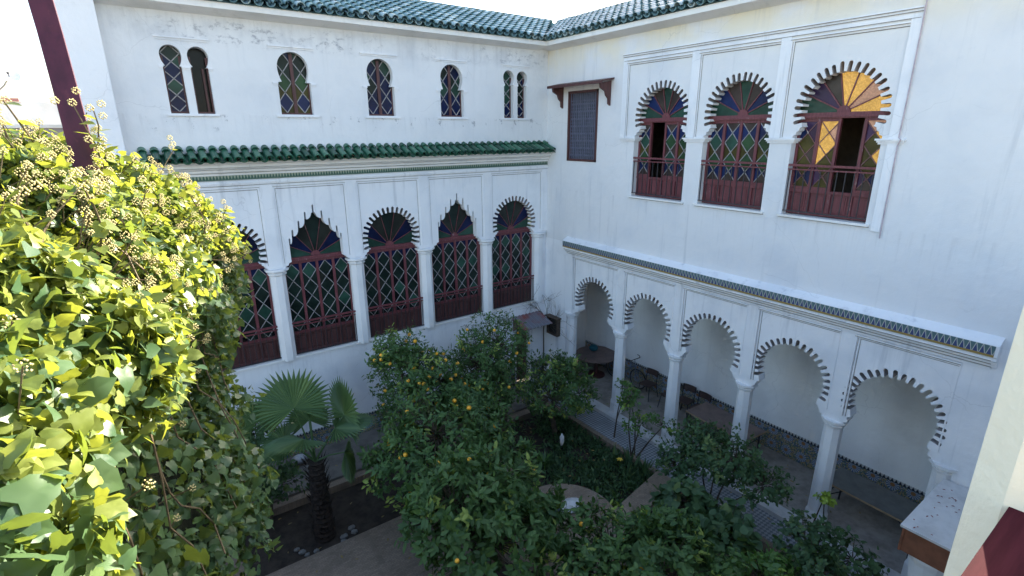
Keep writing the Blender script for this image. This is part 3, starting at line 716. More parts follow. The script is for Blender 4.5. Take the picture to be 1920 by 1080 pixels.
mb = MB(); tiles(mb, (-.42, -12.8, 10.14), (0, 1, 0), (cs, 0, sn), 12.4, 2.3, .225, .27, .09, cs)
mb.add([(-.38, -12.8, 10.125), (-.38, -.38, 10.125), (1.72, 1.72, 10.125+2.1*SL), (1.72, -12.8, 10.125+2.1*SL)], [(0, 1, 2, 3)])
mb.add([(1.72, -12.8, 10.0), (1.72, 1.72, 10.0), (1.72, 1.72, 10.12+2.1*SL), (1.72, -12.8, 10.12+2.1*SL)], [(0, 1, 2, 3)])
mb.build('roof', 'roof_tile', sidew, True, False)
mb = MB(TB); mb.prism([(.0, 9.93), (.26, 9.99), (.34, 10.01), (.34, 10.12), (.0, 10.16)], -12.2, -.0, 0, 0); mb.build('eave_cornice', 'trim', sidew)
# dark wooden niche by the corner
nb = thing('wall_box', 'small weathered wooden box on the corner wall beside the rusty awning', 'box', (0, -.5, 1.85))
def lmb(o): return MB(lambda a, b, c, o=o: (a, b, c))
mb = MB(); mb.box(-.03, -.004, -.3, .2, -.3, .28); mb.box(-.15, -.03, -.3, -.27, -.3, .28); mb.box(-.15, -.03, .17, .2, -.3, .28); mb.box(-.15, -.03, -.27, .17, -.3, -.27); mb.box(-.2, -.0, -.34, .24, .28, .31)
mb.build('case', 'oldwood', nb)
mb = MB(); mb.box(-.07, -.05, -.27, .17, -.27, .28); mb.build('back_panel', 'rubber', nb)

# ------------------------------------------------------------------ wing the camera stands in
nearw = thing('house_wing', 'cream pillar and white wall of the near wing at the right edge', 'building')
mb = MB(); mb.box(-14, .25, -12.6, -12.22, -.3, 5.9); mb.box(-8.5, .25, -12.6, -12.22, 5.9, 6.0); mb.build('wall', 'trim', nearw)
E_ = Vector((-9.07, -12.2)); K_ = E_+Vector((-.6, -.8))*.052
mb = MB(); mb.prism([(E_.x, E_.y), (K_.x, K_.y), (K_.x+.03, K_.y-.3), (-8.55, -12.56), (-8.55, -12.2)], 5.7, 10.15, 0, 2); mb.build('pillar', 'cream', nearw)
mb = MB(); mb.box(-14, -8.5, -15.5, -12.6, 5.75, 5.88); mb.build('floor_slab', 'concrete', nearw)
mb = MB(); mb.box(-14, -8.5, -15.6, -15.5, 5.88, 8.2); mb.build('back_wall', 'cream', nearw)
rl = thing('railing', 'chipped dark red wooden hand rail in the bottom right corner', 'railing')
mb = MB(); mb.box(-11.6, -8.9, -12.37, -12.248, 6.45, 7.235); mb.box(-11.6, -9.08, -12.33, -12.29, 6.0, 6.06); mb.build('hand_rail', 'railpaint', rl)
mb = MB()
for k in range(18): mb.box(-11.5+.14*k, -11.48+.14*k, -12.32, -12.3, 6.06, 6.45)
mb.build('balusters', 'iron', rl)
# ------------------------------------------------------------------ ground
def sheet(name, mat, outer, holes, z, kind='structure', thick=.06, parent=None):
    mb = MB(); mb.prism(outer, z-thick, z, 0, 2) if not holes else None
    if holes:
        loops = [outer]+holes; flat = [q for l in loops for q in l]; n = len(flat)
        tri = tessellate_polygon([[Vector((q[0], q[1], 0)) for q in l] for l in loops]); o = 0; fs = [tuple(x) for x in tri]
        for l in loops:
            k = len(l); fs += [(o+i, o+(i+1) % k, n+o+(i+1) % k, n+o+i) for i in range(k)]; o += k
        mb.add([(q[0], q[1], z) for q in flat]+[(q[0], q[1], z-thick) for q in flat], fs)
    o = mb.build(name, mat, parent)
    if kind: o['kind'] = kind
    return o
mb = MB(); mb.add([(-600, -600, -.42), (600, -600, -.42), (600, 600, -.42), (-600, 600, -.42)], [(0, 1, 2, 3)]); mb.build('ground', 'earth')['kind'] = 'structure'
sheet('garden_soil', 'soil', [(-10.2, -12.2), (-.3, -12.2), (-.3, -.05), (-10.2, -.05)], [], -.27, thick=.1)
arc = [(-3.9+1.12*math.cos(t), -5.6+1.12*math.sin(t)) for t in np.linspace(R_(85), R_(-22), 14)]
NE = [(-1.15, -5.7), (-1.15, -1.75), (-3.85, -1.75), (-3.85, -4.48)]+arc
NW = [(-4.75, -3.5), (-4.75, -1.7), (-9.6, -1.7), (-9.6, -3.5)]
SW = [(-4.9, -11), (-4.9, -6.7), (-5.5, -5.6), (-9.2, -5.2), (-9.2, -11)]
SE = [(-1.15, -11.5), (-1.15, -6.35), (-2.3, -6.4), (-3.1, -6.9), (-3.6, -11.5)]
sheet('garden_path', 'pathbrick', [(-10.1, -12.1), (-1.02, -12.1), (-1.02, -1.5), (-10.1, -1.5)], [NE, NW, SW, SE], -.08, thick=.18)
sheet('tiled_walk', 'checker', [(-1.02, -12.2), (-.27, -12.2), (-.27, -.02), (-1.02, -.02)], [], -.10, thick=.15)
sheet('walkway', 'concrete', [(-10.1, -1.5), (-1.02, -1.5), (-1.02, -.02), (-10.1, -.02)], [], -.02, thick=.25)
sheet('gallery_step', 'marble', [(-.27, -11.2), (.06, -11.2), (.06, -.03), (-.27, -.03)], [], .0, thick=.28)
sheet('gallery_floor', 'gfloor', [(.06, -11.2), (1.9, -11.2), (1.9, -.03), (.06, -.03)], [], -.004, thick=.2)

# ------------------------------------------------------------------ rooftops on the left
t = thing('parapet', 'grey rendered roof parapet behind the ivy at the left edge', 'parapet')
mb = MB(); mb.box(-20, -10.8, 3.8, 4.1, 2, 7.9); mb.build('wall', 'parapet', t)
mb = MB(); mb.box(-20, -10.8, 3.76, 4.3, 7.9, 7.97); mb.build('coping', 'trim', t)
t = thing('house', 'pale low house block far behind the grey parapet', 'building')
mb = MB(); mb.box(-40, -10.9, 14, 22, 0, 8.92); mb.build('wall', 'trim', t)
mb = MB(); mb.box(-40, -13.1, 13.9, 14.0, 8.92, 9.02); mb.build('cornice', plain('pink_band', (.5, .22, .2), .8), t)
t = thing('satellite_dish', 'small satellite dish on a bent arm against the white sky', 'dish', (-13.45, 14.4, 8.92))
mb = MB(); mb.tube([(-.5, 0, 0), (-.3, 0, .25), (0, 0, .55), (.2, 0, .85)], .03, 6); mb.build('arm', 'stone', t)
mb = MB(); mb.lathe((0, 0, 0), [(0, 0), (.12, .02), (.22, .06), (.3, .12), (.29, .125), (.2, .075), (.1, .035), (.01, .02)], 14); d = mb.build('dish', 'trim', t, True); d.location = (.22, -.05, .85); d.rotation_euler = (R_(60), 0, R_(20))
mb = MB(); mb.tube([(.2, -.05, .85), (.22, -.3, .95)], .015, 5); mb.box(.19, .25, -.35, -.28, .92, .98); mb.build('receiver', 'iron', t)

# leaning pole
pm = MB(); pm.prism([(-.052, -.04), (.052, -.04), (.052, .04), (-.052, .04)], 0, 1, 0, 2)
t = thing('pole', 'dark red wooden pole leaning up out of the ivy at top left', 'pole')
mb = MB(); Q = [Vector((-10.155, -9.35, 6.6)), Vector((-10.245, -8.5, 7.62)), Vector((-10.262, -8.33, 7.95)), Vector((-10.285, -8.12, 8.3)), Vector((-10.31, -7.98, 8.65)), Vector((-10.33, -7.9, 9.2))]
Pp = []; hh = [.055, .055, .055, .056, .057, .06]
for p, h in zip(Q, hh): Pp += [(p.x-h, p.y-.04, p.z), (p.x+h, p.y-.04, p.z), (p.x+h, p.y+.04, p.z), (p.x-h, p.y+.04, p.z)]
mb.add(Pp, [(i*4+k, i*4+(k+1) % 4, i*4+4+(k+1) % 4, i*4+4+k) for i in range(5) for k in range(4)]+[(0, 1, 2, 3), (20, 21, 22, 23)])
mb.build('post', 'polewood', t)

# unseen wall added to block light leaks, kept low to admit sky
t = thing('unseen_wall', 'unseen low wall added behind the ivy on the left', 'wall')
mb = MB(); mb.box(-10.95, -10.7, -12.0, -.4, -.3, 2.4); mb.build('wall', 'parapet', t)

# ------------------------------------------------------------------ foliage
ORANGE_LEAF = (np.array([(0, 0, 0), (.5, 0, 0), (1, 0, -.1), (.26, .19, .05), (.68, .16, .0), (.26, -.19, .05), (.68, -.16, .0)]), [(0, 1, 3), (3, 1, 4), (4, 1, 2), (0, 5, 1), (5, 6, 1), (6, 2, 1)])
_iv = [(-.13, .26), (.06, .5), (.33, .4), (.56, .38), (.76, .19), (1, 0), (.76, -.19), (.56, -.38), (.33, -.4), (.06, -.5), (-.13, -.26), (0, 0)]
_w = lambda x, y: .13*abs(y)**1.2-.55*max(0, x-.3)**2-.35*y*y
_in = [(.34+(x-.34)*.52, y*.5) for x, y in _iv]
IVY_LEAF = (np.array([(.34, 0, -.035)]+[(x, y, _w(x, y)-.012*(i % 2)) for i, (x, y) in enumerate(_in)]+[(x, y, _w(x, y)) for x, y in _iv]),
            [(0, 1+i, 1+(i+1) % 12) for i in range(12)]+[f for i in range(12) for f in ((1+i, 13+i, 13+(i+1) % 12), (1+i, 13+(i+1) % 12, 1+(i+1) % 12))])
IVY_SMALL = (np.array([(.4, 0, -.03), (-.1, .3, .03), (.2, .42, .05), (.55, .3, .02), (1, 0, -.08), (.55, -.3, .02), (.2, -.42, .05), (-.1, -.3, .03), (0, 0, 0)]), [(0, 1+i, 1+(i+1) % 8) for i in range(8)])
BROAD = (np.array([(.45, 0, -.04), (0, 0, 0), (.08, .3, .03), (.4, .42, .04), (.75, .26, 0), (1, 0, -.12), (.75, -.26, 0), (.4, -.42, .04), (.08, -.3, .03)]), [(0, 1+i, 1+(i+1) % 8) for i in range(8)])
def norm(a): return a/np.maximum(np.linalg.norm(a, axis=-1, keepdims=True), 1e-9)
def leaf_mesh(name, mats, pos, d, n, size, tmpl, parent=None, tint=None, mi=None, width=1.0):
    pts, tri = tmpl; N = len(pos); K = len(pts); tri = np.array(tri)
    d = norm(d); b = norm(np.cross(n, d)); n2 = np.cross(d, b); sz = np.asarray(size)[:, None, None]
    V = pos[:, None, :]+sz*(pts[None, :, 0:1]*d[:, None, :]+width*pts[None, :, 1:2]*b[:, None, :]+pts[None, :, 2:3]*n2[:, None, :])
    Fc = (np.arange(N)[:, None, None]*K+tri[None]).reshape(-1)
    me = bpy.data.meshes.new(name); me.vertices.add(N*K); me.vertices.foreach_set('co', V.reshape(-1).astype(np.float32))
    nf = N*len(tri); me.loops.add(nf*3); me.loops.foreach_set('vertex_index', Fc.astype(np.int32)); me.polygons.add(nf)
    me.polygons.foreach_set('loop_start', np.arange(0, nf*3, 3, dtype=np.int32))
    if not isinstance(mats, (list, tuple)): mats = [mats]
    for m in mats: me.materials.append(M[m])
    if mi is not None: me.polygons.foreach_set('material_index', np.repeat(mi, len(tri)).astype(np.int32))
    me.polygons.foreach_set('use_smooth', np.ones(nf, dtype=bool))
    a = me.attributes.new('tint', 'FLOAT', 'POINT')
    tint = rng.random(N) if tint is None else tint
    a.data.foreach_set('value', np.repeat(tint, K).astype(np.float32)); me.update(); me.validate()
    o = bpy.data.objects.new(name, me); COL.objects.link(o)
    if parent is not None: o.parent = parent
    return o
def lump(dirs, seed, k=9, amp=.3):
    r = np.random.default_rng(seed); c = norm(r.normal(size=(k, 3))); a = r.uniform(-.6, 1, k)
    return 1+amp*np.sum(a*np.exp(-(1-dirs@c.T)*5), axis=1)
def crown(name, parent, lobes, twigs, per, size, mat, seed, tmpl=ORANGE_LEAF, width=1.0, zmin=-.45, droop=.25, amp=.3, clump=.16, young=.05, oranges=0, o_r=.043, stems=True):
    r = np.random.default_rng(seed); tips = []; outs = []
    wts = np.array([l[1][0]*l[1][1]+l[1][2] for l in lobes]); wts = wts/wts.sum()
    for li, (c, rad) in enumerate(lobes):
        m = max(6, int(twigs*wts[li])); D = norm(r.normal(size=(m*3, 3))); D = D[D[:, 2] > zmin][:m]
        sc = lump(D, seed+li, amp=amp)*r.uniform(.62, 1.06, len(D))**.7
        tips.append(np.array(c)+D*np.array(rad)*sc[:, None]); outs.append(D)
    tips = np.concatenate(tips); outs = np.concatenate(outs); m = len(tips)
    idx = np.repeat(np.arange(m), per); N = len(idx); O = outs[idx]
    tw = norm(outs+r.normal(size=(m, 3))*.45+np.array([0, 0, .25]))[idx]      # twig direction
    back = r.uniform(0, 1, N)[:, None]
    pos = tips[idx]-tw*back*clump*1.5+r.normal(size=(N, 3))*clump*.28
    ra = norm(r.normal(size=(N, 3))); ra = norm(ra-tw*np.sum(ra*tw, 1, keepdims=True))
    d = norm(tw*(.75-.5*back)+ra*.9+np.array([0, 0, -droop])*r.uniform(0, 1.2, N)[:, None])
    n = norm(tw*.6+O*.5+np.array([0, 0, .7])+r.normal(size=(N, 3))*.3)
    sz = size*r.uniform(.6, 1.15, N); tt = np.clip(r.random(m)[idx]*.55+r.random(N)*.42, 0, .85)
    yg = (r.random(m) < young)[idx]; tt[yg] = .97
    o = leaf_mesh(name, mat, pos, d, n, sz, tmpl, parent, tt, width=width)
    if stems:
        mb = MB()
        cs_ = np.array([l[0] for l in lobes])
        for i in range(0, m, 2):
            q = cs_[np.argmin(np.linalg.norm(cs_-tips[i], axis=1))]; a = Vector(tips[i]); b = Vector(q)
            mid = a.lerp(b, .5)+Vector((0, 0, -.06)); mb.tube([b.lerp(a, .15), mid, a], [.012, .007, .003], 4, caps=False)
        mb.build('twigs', 'bark', parent)
    if oranges:
        cv = norm(np.array(CAM)-tips); face = np.sum(cv*outs, 1)+.5*outs[:, 2]; good = np.where(face > .2)[0]
        pick = r.choice(good, min(oranges, len(good)), replace=False); first = None
        for i in pick:
            p = tips[i]+outs[i]*.015+np.array([0, 0, -.05])
            if first is None:
                mb = MB(); mb.ball((0, 0, 0), o_r, 0, 10, 8, (1, 1, .95)); first = mb.build('orange', 'orange', parent, True); q = first
            else: q = first.copy(); COL.objects.link(q); q.parent = parent
            q.location = p; k = r.uniform(.8, 1.12); q.scale = (k, k, k); q.rotation_euler = (r.uniform(0, 6), r.uniform(0, 6), 0)
    return o
def trunk(parent, base, top, r0=.07, forks=(), seed=0):
    R0 = random.Random(seed); mb = MB(); b = Vector(base); t_ = Vector(top)
    mid = b.lerp(t_, .5)+Vector((R0.uniform(-.08, .08), R0.uniform(-.08, .08), 0))
    mb.tube([b, b.lerp(mid, .1), mid, t_], [r0*1.5, r0*1.05, r0*.9, r0*.7], 9)
    for f in forks:
        f = Vector(f); mb.tube([t_.lerp(mid, .15), t_.lerp(f, .5)+Vector((0, 0, .08)), f], [r0*.6, r0*.42, r0*.2], 6)
    return mb.build('trunk', 'bark', parent, True)
G_OR = 'orange trees in the courtyard garden'
def orange_tree(label, base, lobes, twigs, seed, oranges, size=.115, per=13, mat='leaf_orange', young=.05):
    t = thing('orange_tree', label, 'tree', group=G_OR)
    c0 = lobes[0][0]; trunk(t, base, (c0[0]*.7+base[0]*.3, c0[1]*.7+base[1]*.3, max(.7, c0[2]-lobes[0][1][2]*.55)), .075, [l[0] for l in lobes], seed)
    crown('crown', t, lobes, twigs, per, size, mat, seed, oranges=oranges, young=young)
    return t
orange_tree('orange tree with the most fruit, its crown against the leaded windows of the back wing', (-5.9, -2.3, -.27), [((-5.75, -2.2, 2.5), (.85, .85, .85)), ((-6.05, -2.1, 2.95), (.55, .55, .65)), ((-5.2, -2.6, 2.2), (.75, .8, .8)), ((-5.9, -2.9, 1.9), (.9, .8, .8))], 520, 11, 38)
orange_tree('rounded orange tree nearest the rusty awning and the inner corner', (-3.2, -2.3, -.27), [((-3.15, -1.9, 2.35), (.95, .9, .95)), ((-3.9, -2.3, 2.2), (.8, .8, .8)), ((-3.3, -2.1, 1.5), (.7, .8, .8)), ((-4.1, -2.7, 1.5), (.8, .8, .75))], 520, 22, 16)
orange_tree('broad orange tree in the middle of the garden, right of the fan palm', (-6.0, -3.3, -.27), [((-6.1, -4.2, 2.0), (1.15, 1.0, .85)), ((-5.3, -4.0, 1.7), (1.0, 1.0, .8)), ((-6.6, -4.0, 1.5), (.85, .9, .8)), ((-5.3, -4.9, 1.4), (.95, .85, .7)), ((-5.0, -3.4, 1.9), (.8, .8, .7))], 640, 33, 22, .145)
orange_tree('nearest orange tree, low in the middle of the picture above the bare brown path', (-6.2, -6.4, -.27), [((-6.75, -6.1, 1.9), (1.0, .9, .8)), ((-6.1, -6.0, 1.7), (1.0, .95, .8)), ((-6.5, -6.7, 1.55), (1.0, .8, .75)), ((-5.5, -6.3, 1.2), (.8, .8, .65))], 520, 44, 10, .175)
orange_tree('leafy citrus bush over the dark planter beside the gallery columns', (-1.9, -2.9, -.27), [((-1.75, -2.6, 1.35), (.8, .8, .75)), ((-2.3, -3.1, 1.1), (.7, .7, .6)), ((-1.35, -3.1, .9), (.55, .6, .55)), ((-1.15, -2.7, 1.25), (.5, .6, .5))], 340, 55, 0, .12, 12, young=.12)
def shrub(name, label, base, lobes, twigs, per, size, mat, seed, cat='shrub', tmpl=BROAD, width=.9, stems=3, **kw):
    t = thing(name, label, cat); R0 = random.Random(seed); mb = MB(); b = Vector(base)
    for k in range(stems):
        l = lobes[k % len(lobes)]; c = Vector(l[0]); q = b+Vector((R0.uniform(-.1, .1), R0.uniform(-.1, .1), 0))
        mb.tube([q, q.lerp(c, .5)+Vector((R0.uniform(-.1, .1), R0.uniform(-.1, .1), .1)), c], [.024, .017, .008], 6)
    mb.build('stem', 'bark', t, True); crown('foliage', t, lobes, twigs, per, size, mat, seed, tmpl=tmpl, width=width, **kw); return t
shrub('citrus_bush', 'wide dark citrus bush along the bottom edge with one orange at its right', (-4.4, -8.0, -.27), [((-4.75, -7.7, 1.15), (1.0, .8, .55)), ((-3.95, -8.15, 1.2), (.75, .75, .6)), ((-5.3, -7.9, 1.1), (.8, .7, .55)), ((-4.6, -8.6, 1.4), (1.0, .8, .55))], 480, 12, .15, 'leaf_orange', 66, 'bush', tmpl=ORANGE_LEAF, width=1.15, oranges=7, young=.07)
shrub('shrub', 'slender open shrub with fine leaves in front of the third and fourth gallery columns', (-1.5, -7.4, -.27), [((-1.25, -6.9, 1.5), (.55, .6, .4)), ((-1.3, -7.7, 1.45), (.6, .6, .4)), ((-1.2, -8.3, 1.2), (.45, .4, .35)), ((-1.6, -6.6, .9), (.5, .5, .5)), ((-1.3, -7.3, 1.2), (.55, .6, .4))], 340, 13, .105, 'leaf_dark', 77, stems=5, tmpl=ORANGE_LEAF, width=1.35, clump=.14)
shrub('shrub', 'dark shrub with big round leaves low in the planter beside the citrus bush', (-2.6, -8.0, -.27), [((-2.7, -7.6, .85), (.6, .6, .45)), ((-2.5, -8.3, .8), (.55, .55, .45)), ((-3.1, -8.6, 1.0), (.55, .5, .4))], 150, 8, .19, 'leaf_dark', 88, width=1.05, droop=.5)
shrub('shrub', 'pale green young shrub at the bottom edge between the dark bushes', (-3.3, -9.6, -.27), [((-3.3, -9.35, 1.2), (.5, .45, .35)), ((-2.8, -9.5, 1.0), (.4, .4, .3))], 90, 11, .13, 'leaf_light', 99, tmpl=ORANGE_LEAF, width=1.2)
shrub('rose_bush', 'loose rose bush at the bottom right below the white marble top', (-1.6, -9.6, -.27), [((-1.6, -9.3, .8), (.6, .5, .5)), ((-1.2, -9.9, .7), (.5, .5, .45)), ((-2.2, -9.8, .95), (.55, .5, .45))], 170, 10, .1, 'leaf_dark', 101, width=.85, clump=.13)
shrub('shrub', 'thin straggly shrub over the tiled walk between the first two columns', (-1.1, -4.9, -.27), [((-.85, -4.55, 1.25), (.28, .3, .5)), ((-.95, -5.0, .8), (.4, .45, .4)), ((-.7, -5.5, .95), (.25, .35, .3))], 70, 9, .085, 'leaf_light', 111, width=.8, stems=4, clump=.14)
shrub('shrub', 'tuft of bright yellow green leaves in front of the end of the grey table', (-.9, -9.2, -.27), [((-.75, -9.15, 1.3), (.16, .16, .1))], 16, 9, .075, 'leaf_lime', 121, width=.9, clump=.06, stems=2)
shrub('shrub', 'small lime leaved sapling in front of the second gallery column', (-.8, -4.1, -.27), [((-.6, -4.05, 1.35), (.14, .16, .2)), ((-.7, -4.15, .95), (.15, .15, .25))], 24, 9, .075, 'leaf_light', 131, width=.9, clump=.07, stems=2, young=.4)
shrub('shrub', 'green bush at the foot of the corner wall behind the citrus bush', (-.7, -1.0, -.1), [((-.75, -1.0, .6), (.4, .4, .5)), ((-.5, -1.4, .9), (.3, .3, .4))], 60, 10, .085, 'leaf_dark', 141, width=.9)
shrub('shrub', 'dark green shrub against the low back wall between the ivy and the palm', (-9.0, -1.95, -.27), [((-9.0, -1.9, 2.0), (.42, .4, .5)), ((-9.1, -2.1, 1.2), (.55, .45, .6)), ((-8.75, -1.9, .6), (.5, .4, .5))], 150, 11, .1, 'leaf_dark', 151, width=.9)
# planter ground cover: uncountable
n = 1500; r = np.random.default_rng(5)
def inpoly(p, poly):
    x, y = p; c = False; j = len(poly)-1
    for i in range(len(poly)):
        if (poly[i][1] > y) != (poly[j][1] > y) and x < (poly[j][0]-poly[i][0])*(y-poly[i][1])/(poly[j][1]-poly[i][1])+poly[i][0]: c = not c
        j = i
    return c
P = r.uniform((-3.8, -5.8), (-1.2, -1.8), (n*2, 2)); cl = np.sin(P[:, 0]*3.1+1)*np.cos(P[:, 1]*2.3)+.9*(P[:, 0]+2.6)-.5*(P[:, 1]+4.2)
P = P[(cl > -.2) | (r.random(len(P)) < .12)]; P = np.array([p for p in P if inpoly(p, NE)])[:n]
pos = np.column_stack([P, np.full(len(P), -.27)]); k = 4
pos = np.repeat(pos, k, 0)+r.normal(size=(len(P)*k, 3))*np.array([.05, .05, .03]); pos[:, 2] = np.abs(pos[:, 2]+.27)-.27+r.random(len(pos))*.12
leaf_mesh('ground_cover', 'leaf_dark', pos, r.normal(size=pos.shape)*.6+np.array([0, 0, .7]), r.normal(size=pos.shape)*.4+np.array([0, .2, 1]), r.uniform(.06, .16, len(pos)), ORANGE_LEAF, None, r.random(len(pos))*.9, width=.9)['kind'] = 'stuff'
# sword-leaved tufts and papyrus heads
BLADE = (np.array([(0, .05, 0), (0, -.05, 0), (.5, .055, -.03), (.5, -.055, -.03), (1, 0, -.14)]), [(0, 1, 2), (1, 3, 2), (2, 3, 4)])
def tuft(name, label, c, n_, L, mat, seed, spread=1.0, zb=.9, cat='plant', h=0):
    t = thing(name, label, cat, c); r = np.random.default_rng(seed)
    d = r.normal(size=(n_, 3))*spread; d[:, 2] = np.abs(d[:, 2])*.5+zb
    leaf_mesh('leaves', mat, np.zeros((n_, 3))+np.array([0, 0, h])+r.normal(size=(n_, 3))*.015, d, np.column_stack([d[:, 0]*-.3, d[:, 1]*-.3, np.ones(n_)]), r.uniform(.7, 1.1, n_)*L, BLADE, t, width=1.0)
    if h:
        mb = MB(); mb.tube([(0, 0, 0), (.02, .01, h*.5), (0, 0, h)], .012, 6); mb.build('stem', 'leaf_light', t)
    return t
tuft('papyrus', 'spidery papyrus head in the dark planter, the one farther from the kerb', (-3.1, -3.3, -.27), 26, .32, 'leaf_light', 1, 1.1, .35, h=.35)
tuft('papyrus', 'spidery papyrus head in the dark planter, the brighter one close to the kerb', (-3.15, -3.95, -.27), 30, .36, 'leaf_light', 2, 1.1, .4, h=.3)
for i, (x, y) in enumerate(((-1.45, -4.7), (-1.3, -5.0), (-1.4, -5.25), (-1.25, -5.45), (-1.7, -5.3))):
    tuft('iris', ['sword leaved tuft at the planter edge, farthest along the tiled walk', 'sword leaved tuft on the planter edge, second along the tiled walk', 'sword leaved tuft in the middle of the row along the tiled walk', 'sword leaved tuft at the near planter corner by the brick kerb', 'sword leaved tuft set back from the row along the tiled walk'][i], (x, y, -.27), 16, .5, 'leaf_dark', 10+i, .4, 1.0).update_tag()
t = thing('flower', 'single yellow flower over the ground cover near the brick kerb', 'flower', (-1.75, -5.1, -.27))
mb = MB(); mb.tube([(0, 0, 0), (.01, 0, .3), (0, 0, .45)], .008, 5); mb.build('stem', 'leaf_light', t)
mb = MB()
for k in range(6):
    a = k*PI/3; mb.add([(0, 0, .44), (.05*math.cos(a-.5), .05*math.sin(a-.5), .47), (.09*math.cos(a), .09*math.sin(a), .46), (.05*math.cos(a+.5), .05*math.sin(a+.5), .47)], [(0, 1, 2, 3)])
mb.build('petals', 'petal', t)

# ------------------------------------------------------------------ fan palm
pt = thing('fan_palm', 'fan palm with stiff round fronds on a dark fibrous trunk before the back wing', 'palm', (-8.15, -2.95, -.27))
mb = MB(); prof = []
for k in range(34): prof += [(.17+.05*(k % 2)-.002*k, k*.055)]
mb.lathe((0, 0, 0), prof, 14); 
for k in range(220):
    a = random.uniform(0, 6.28); z = random.uniform(.05, 1.8); q = .18
    mb.add([(q*math.cos(a-.12), q*math.sin(a-.12), z), (q*math.cos(a+.12), q*math.sin(a+.12), z), ((q+.1)*math.cos(a), (q+.1)*math.sin(a), z+.16)], [(0, 1, 2)])
mb.build('trunk', 'fibre', pt, normals=False)
def frond(hub, facing, upv, rad, span=250, n=34, fold=.035, droop=.0):
    """palmate leaf: hub, facing normal, mid-rib direction"""
    f = Vector(facing).normalized(); u = Vector(upv); u = (u-f*u.dot(f)).normalized(); s = u.cross(f); h = Vector(hub)
    mb = MB(); base = Vector((0, 0, 1.82)); mb.tube([base, base.lerp(h, .5)+Vector((0, 0, .04)), h], [.022, .016, .012], 6, 0)
    for k in range(n):
        a0 = R_(-span/2+span*k/n); a1 = R_(-span/2+span*(k+1)/n); am = (a0+a1)/2; L = rad*(.86+.14*math.cos(am*.9))*random.uniform(.95, 1.04)
        def P(a, r_, lift): return tuple(h+(u*math.cos(a)+s*math.sin(a))*r_+f*(lift+droop*-(r_/rad)**2*rad)+Vector((0, 0, -.1*(r_/rad)**3*rad)))
        mb.add([tuple(h), P(a0, L*.68, 0), P(am, L*.72, fold), P(a1, L*.68, 0), P(am, L, fold*.4)], [(0, 1, 2), (0, 2, 3), (1, 4, 2), (2, 4, 3)], 0, random.random())
    return mb.build('frond', 'palm', pt, normals=False)
frond((-.25, .0, 3.08), (-.35, -.85, .25), (-.1, .1, 1), .86)
frond((.66, .05, 2.6), (-.95, -.12, .1), (.15, .05, 1), .88)
frond((-.85, .5, 2.75), (-.3, -.8, .3), (-.4, .1, 1), .55)
frond((-.2, -.2, 2.5), (.1, .22, .97), (-1, -.4, .1), .72, 200)
frond((.4, -.2, 2.52), (-.1, .2, .97), (.95, -.3, .1), .8, 200)
frond((.5, -.3, 2.0), (.75, -.4, .2), (.5, -.2, -.8), .6, 180)
frond((.1, .6, 2.4), (.0, -.6, .8), (.1, 1, .1), .6)
frond((-.45, .3, 2.3), (-.4, -.2, .9), (-.8, .5, -.2), .62)
frond((.02, .05, 2.75), (-.1, -.8, .4), (0, .1, 1), .38, 60, 12)

# ------------------------------------------------------------------ ivy
IV = [ # rows from far to near; each runs from the left of the mound over its crest and down the courtyard side
 [(-10.9, -6.6, 7.1), (-10.3, -6.7, 7.0), (-9.85, -6.9, 6.85), (-9.5, -7.0, 6.6), (-9.5, -7.0, 6.3), (-9.75, -7.0, 5.9), (-9.8, -7, 5.0), (-9.8, -7.0, 3.0)],
 [(-10.9, -7.4, 7.35), (-10.3, -7.35, 7.27), (-9.8, -7.35, 7.08), (-9.34, -7.35, 6.82), (-9.38, -7.4, 6.45), (-9.62, -7.5, 6.1), (-9.66, -7.5, 5.0), (-9.7, -7.5, 3.0)],
 [(-10.9, -8.2, 7.55), (-10.4, -8.2, 7.5), (-9.95, -8.15, 7.35), (-9.57, -8.1, 7.0), (-9.5, -8.1, 6.5), (-9.55, -8.1, 5.95), (-9.55, -8.1, 5.0), (-9.6, -8.1, 3.0)],
 [(-10.9, -8.9, 7.5), (-10.45, -8.9, 7.46), (-10.14, -8.9, 7.28), (-9.88, -8.9, 6.88), (-9.75, -8.85, 6.3), (-9.58, -8.8, 5.75), (-9.55, -8.8, 5.0), (-9.6, -8.8, 3.0)],
 [(-10.9, -9.6, 7.3), (-10.5, -9.6, 7.28), (-10.24, -9.55, 7.14), (-10.05, -9.5, 6.75), (-9.92, -9.5, 6.15), (-9.7, -9.4, 5.6), (-9.65, -9.4, 5.0), (-9.65, -9.4, 3.0)],
 [(-10.9, -10.3, 7.17), (-10.52, -10.25, 7.15), (-10.28, -10.2, 7.05), (-10.13, -10.15, 6.7), (-10.02, -10.1, 6.1), (-9.85, -10.0, 5.6), (-9.75, -10, 5.0), (-9.7, -10, 3.0)],
 [(-10.9, -10.9, 7.07), (-10.54, -10.9, 7.05), (-10.34, -10.85, 6.97), (-10.22, -10.8, 6.6), (-10.14, -10.7, 6.1), (-9.98, -10.6, 5.6), (-9.85, -10.6, 5.0), (-9.75, -10.6, 3.0)],
 [(-10.95, -11.5, 6.92), (-10.57, -11.4, 6.9), (-10.4, -11.35, 6.8), (-10.3, -11.3, 6.45), (-10.22, -11.2, 6.0), (-10.1, -11.2, 5.5), (-9.95, -11.2, 5.0), (-9.85, -11.2, 3.0)]]
IVG = np.array(IV); IVG[:, 3:, 0] -= .08; IVG[2:, 4:, 0] -= .1; IVG[1:6, :3, 2] += .07; IVG[1:5, :2, 2] += .1; IVG[2:5, 3, 2] += .02
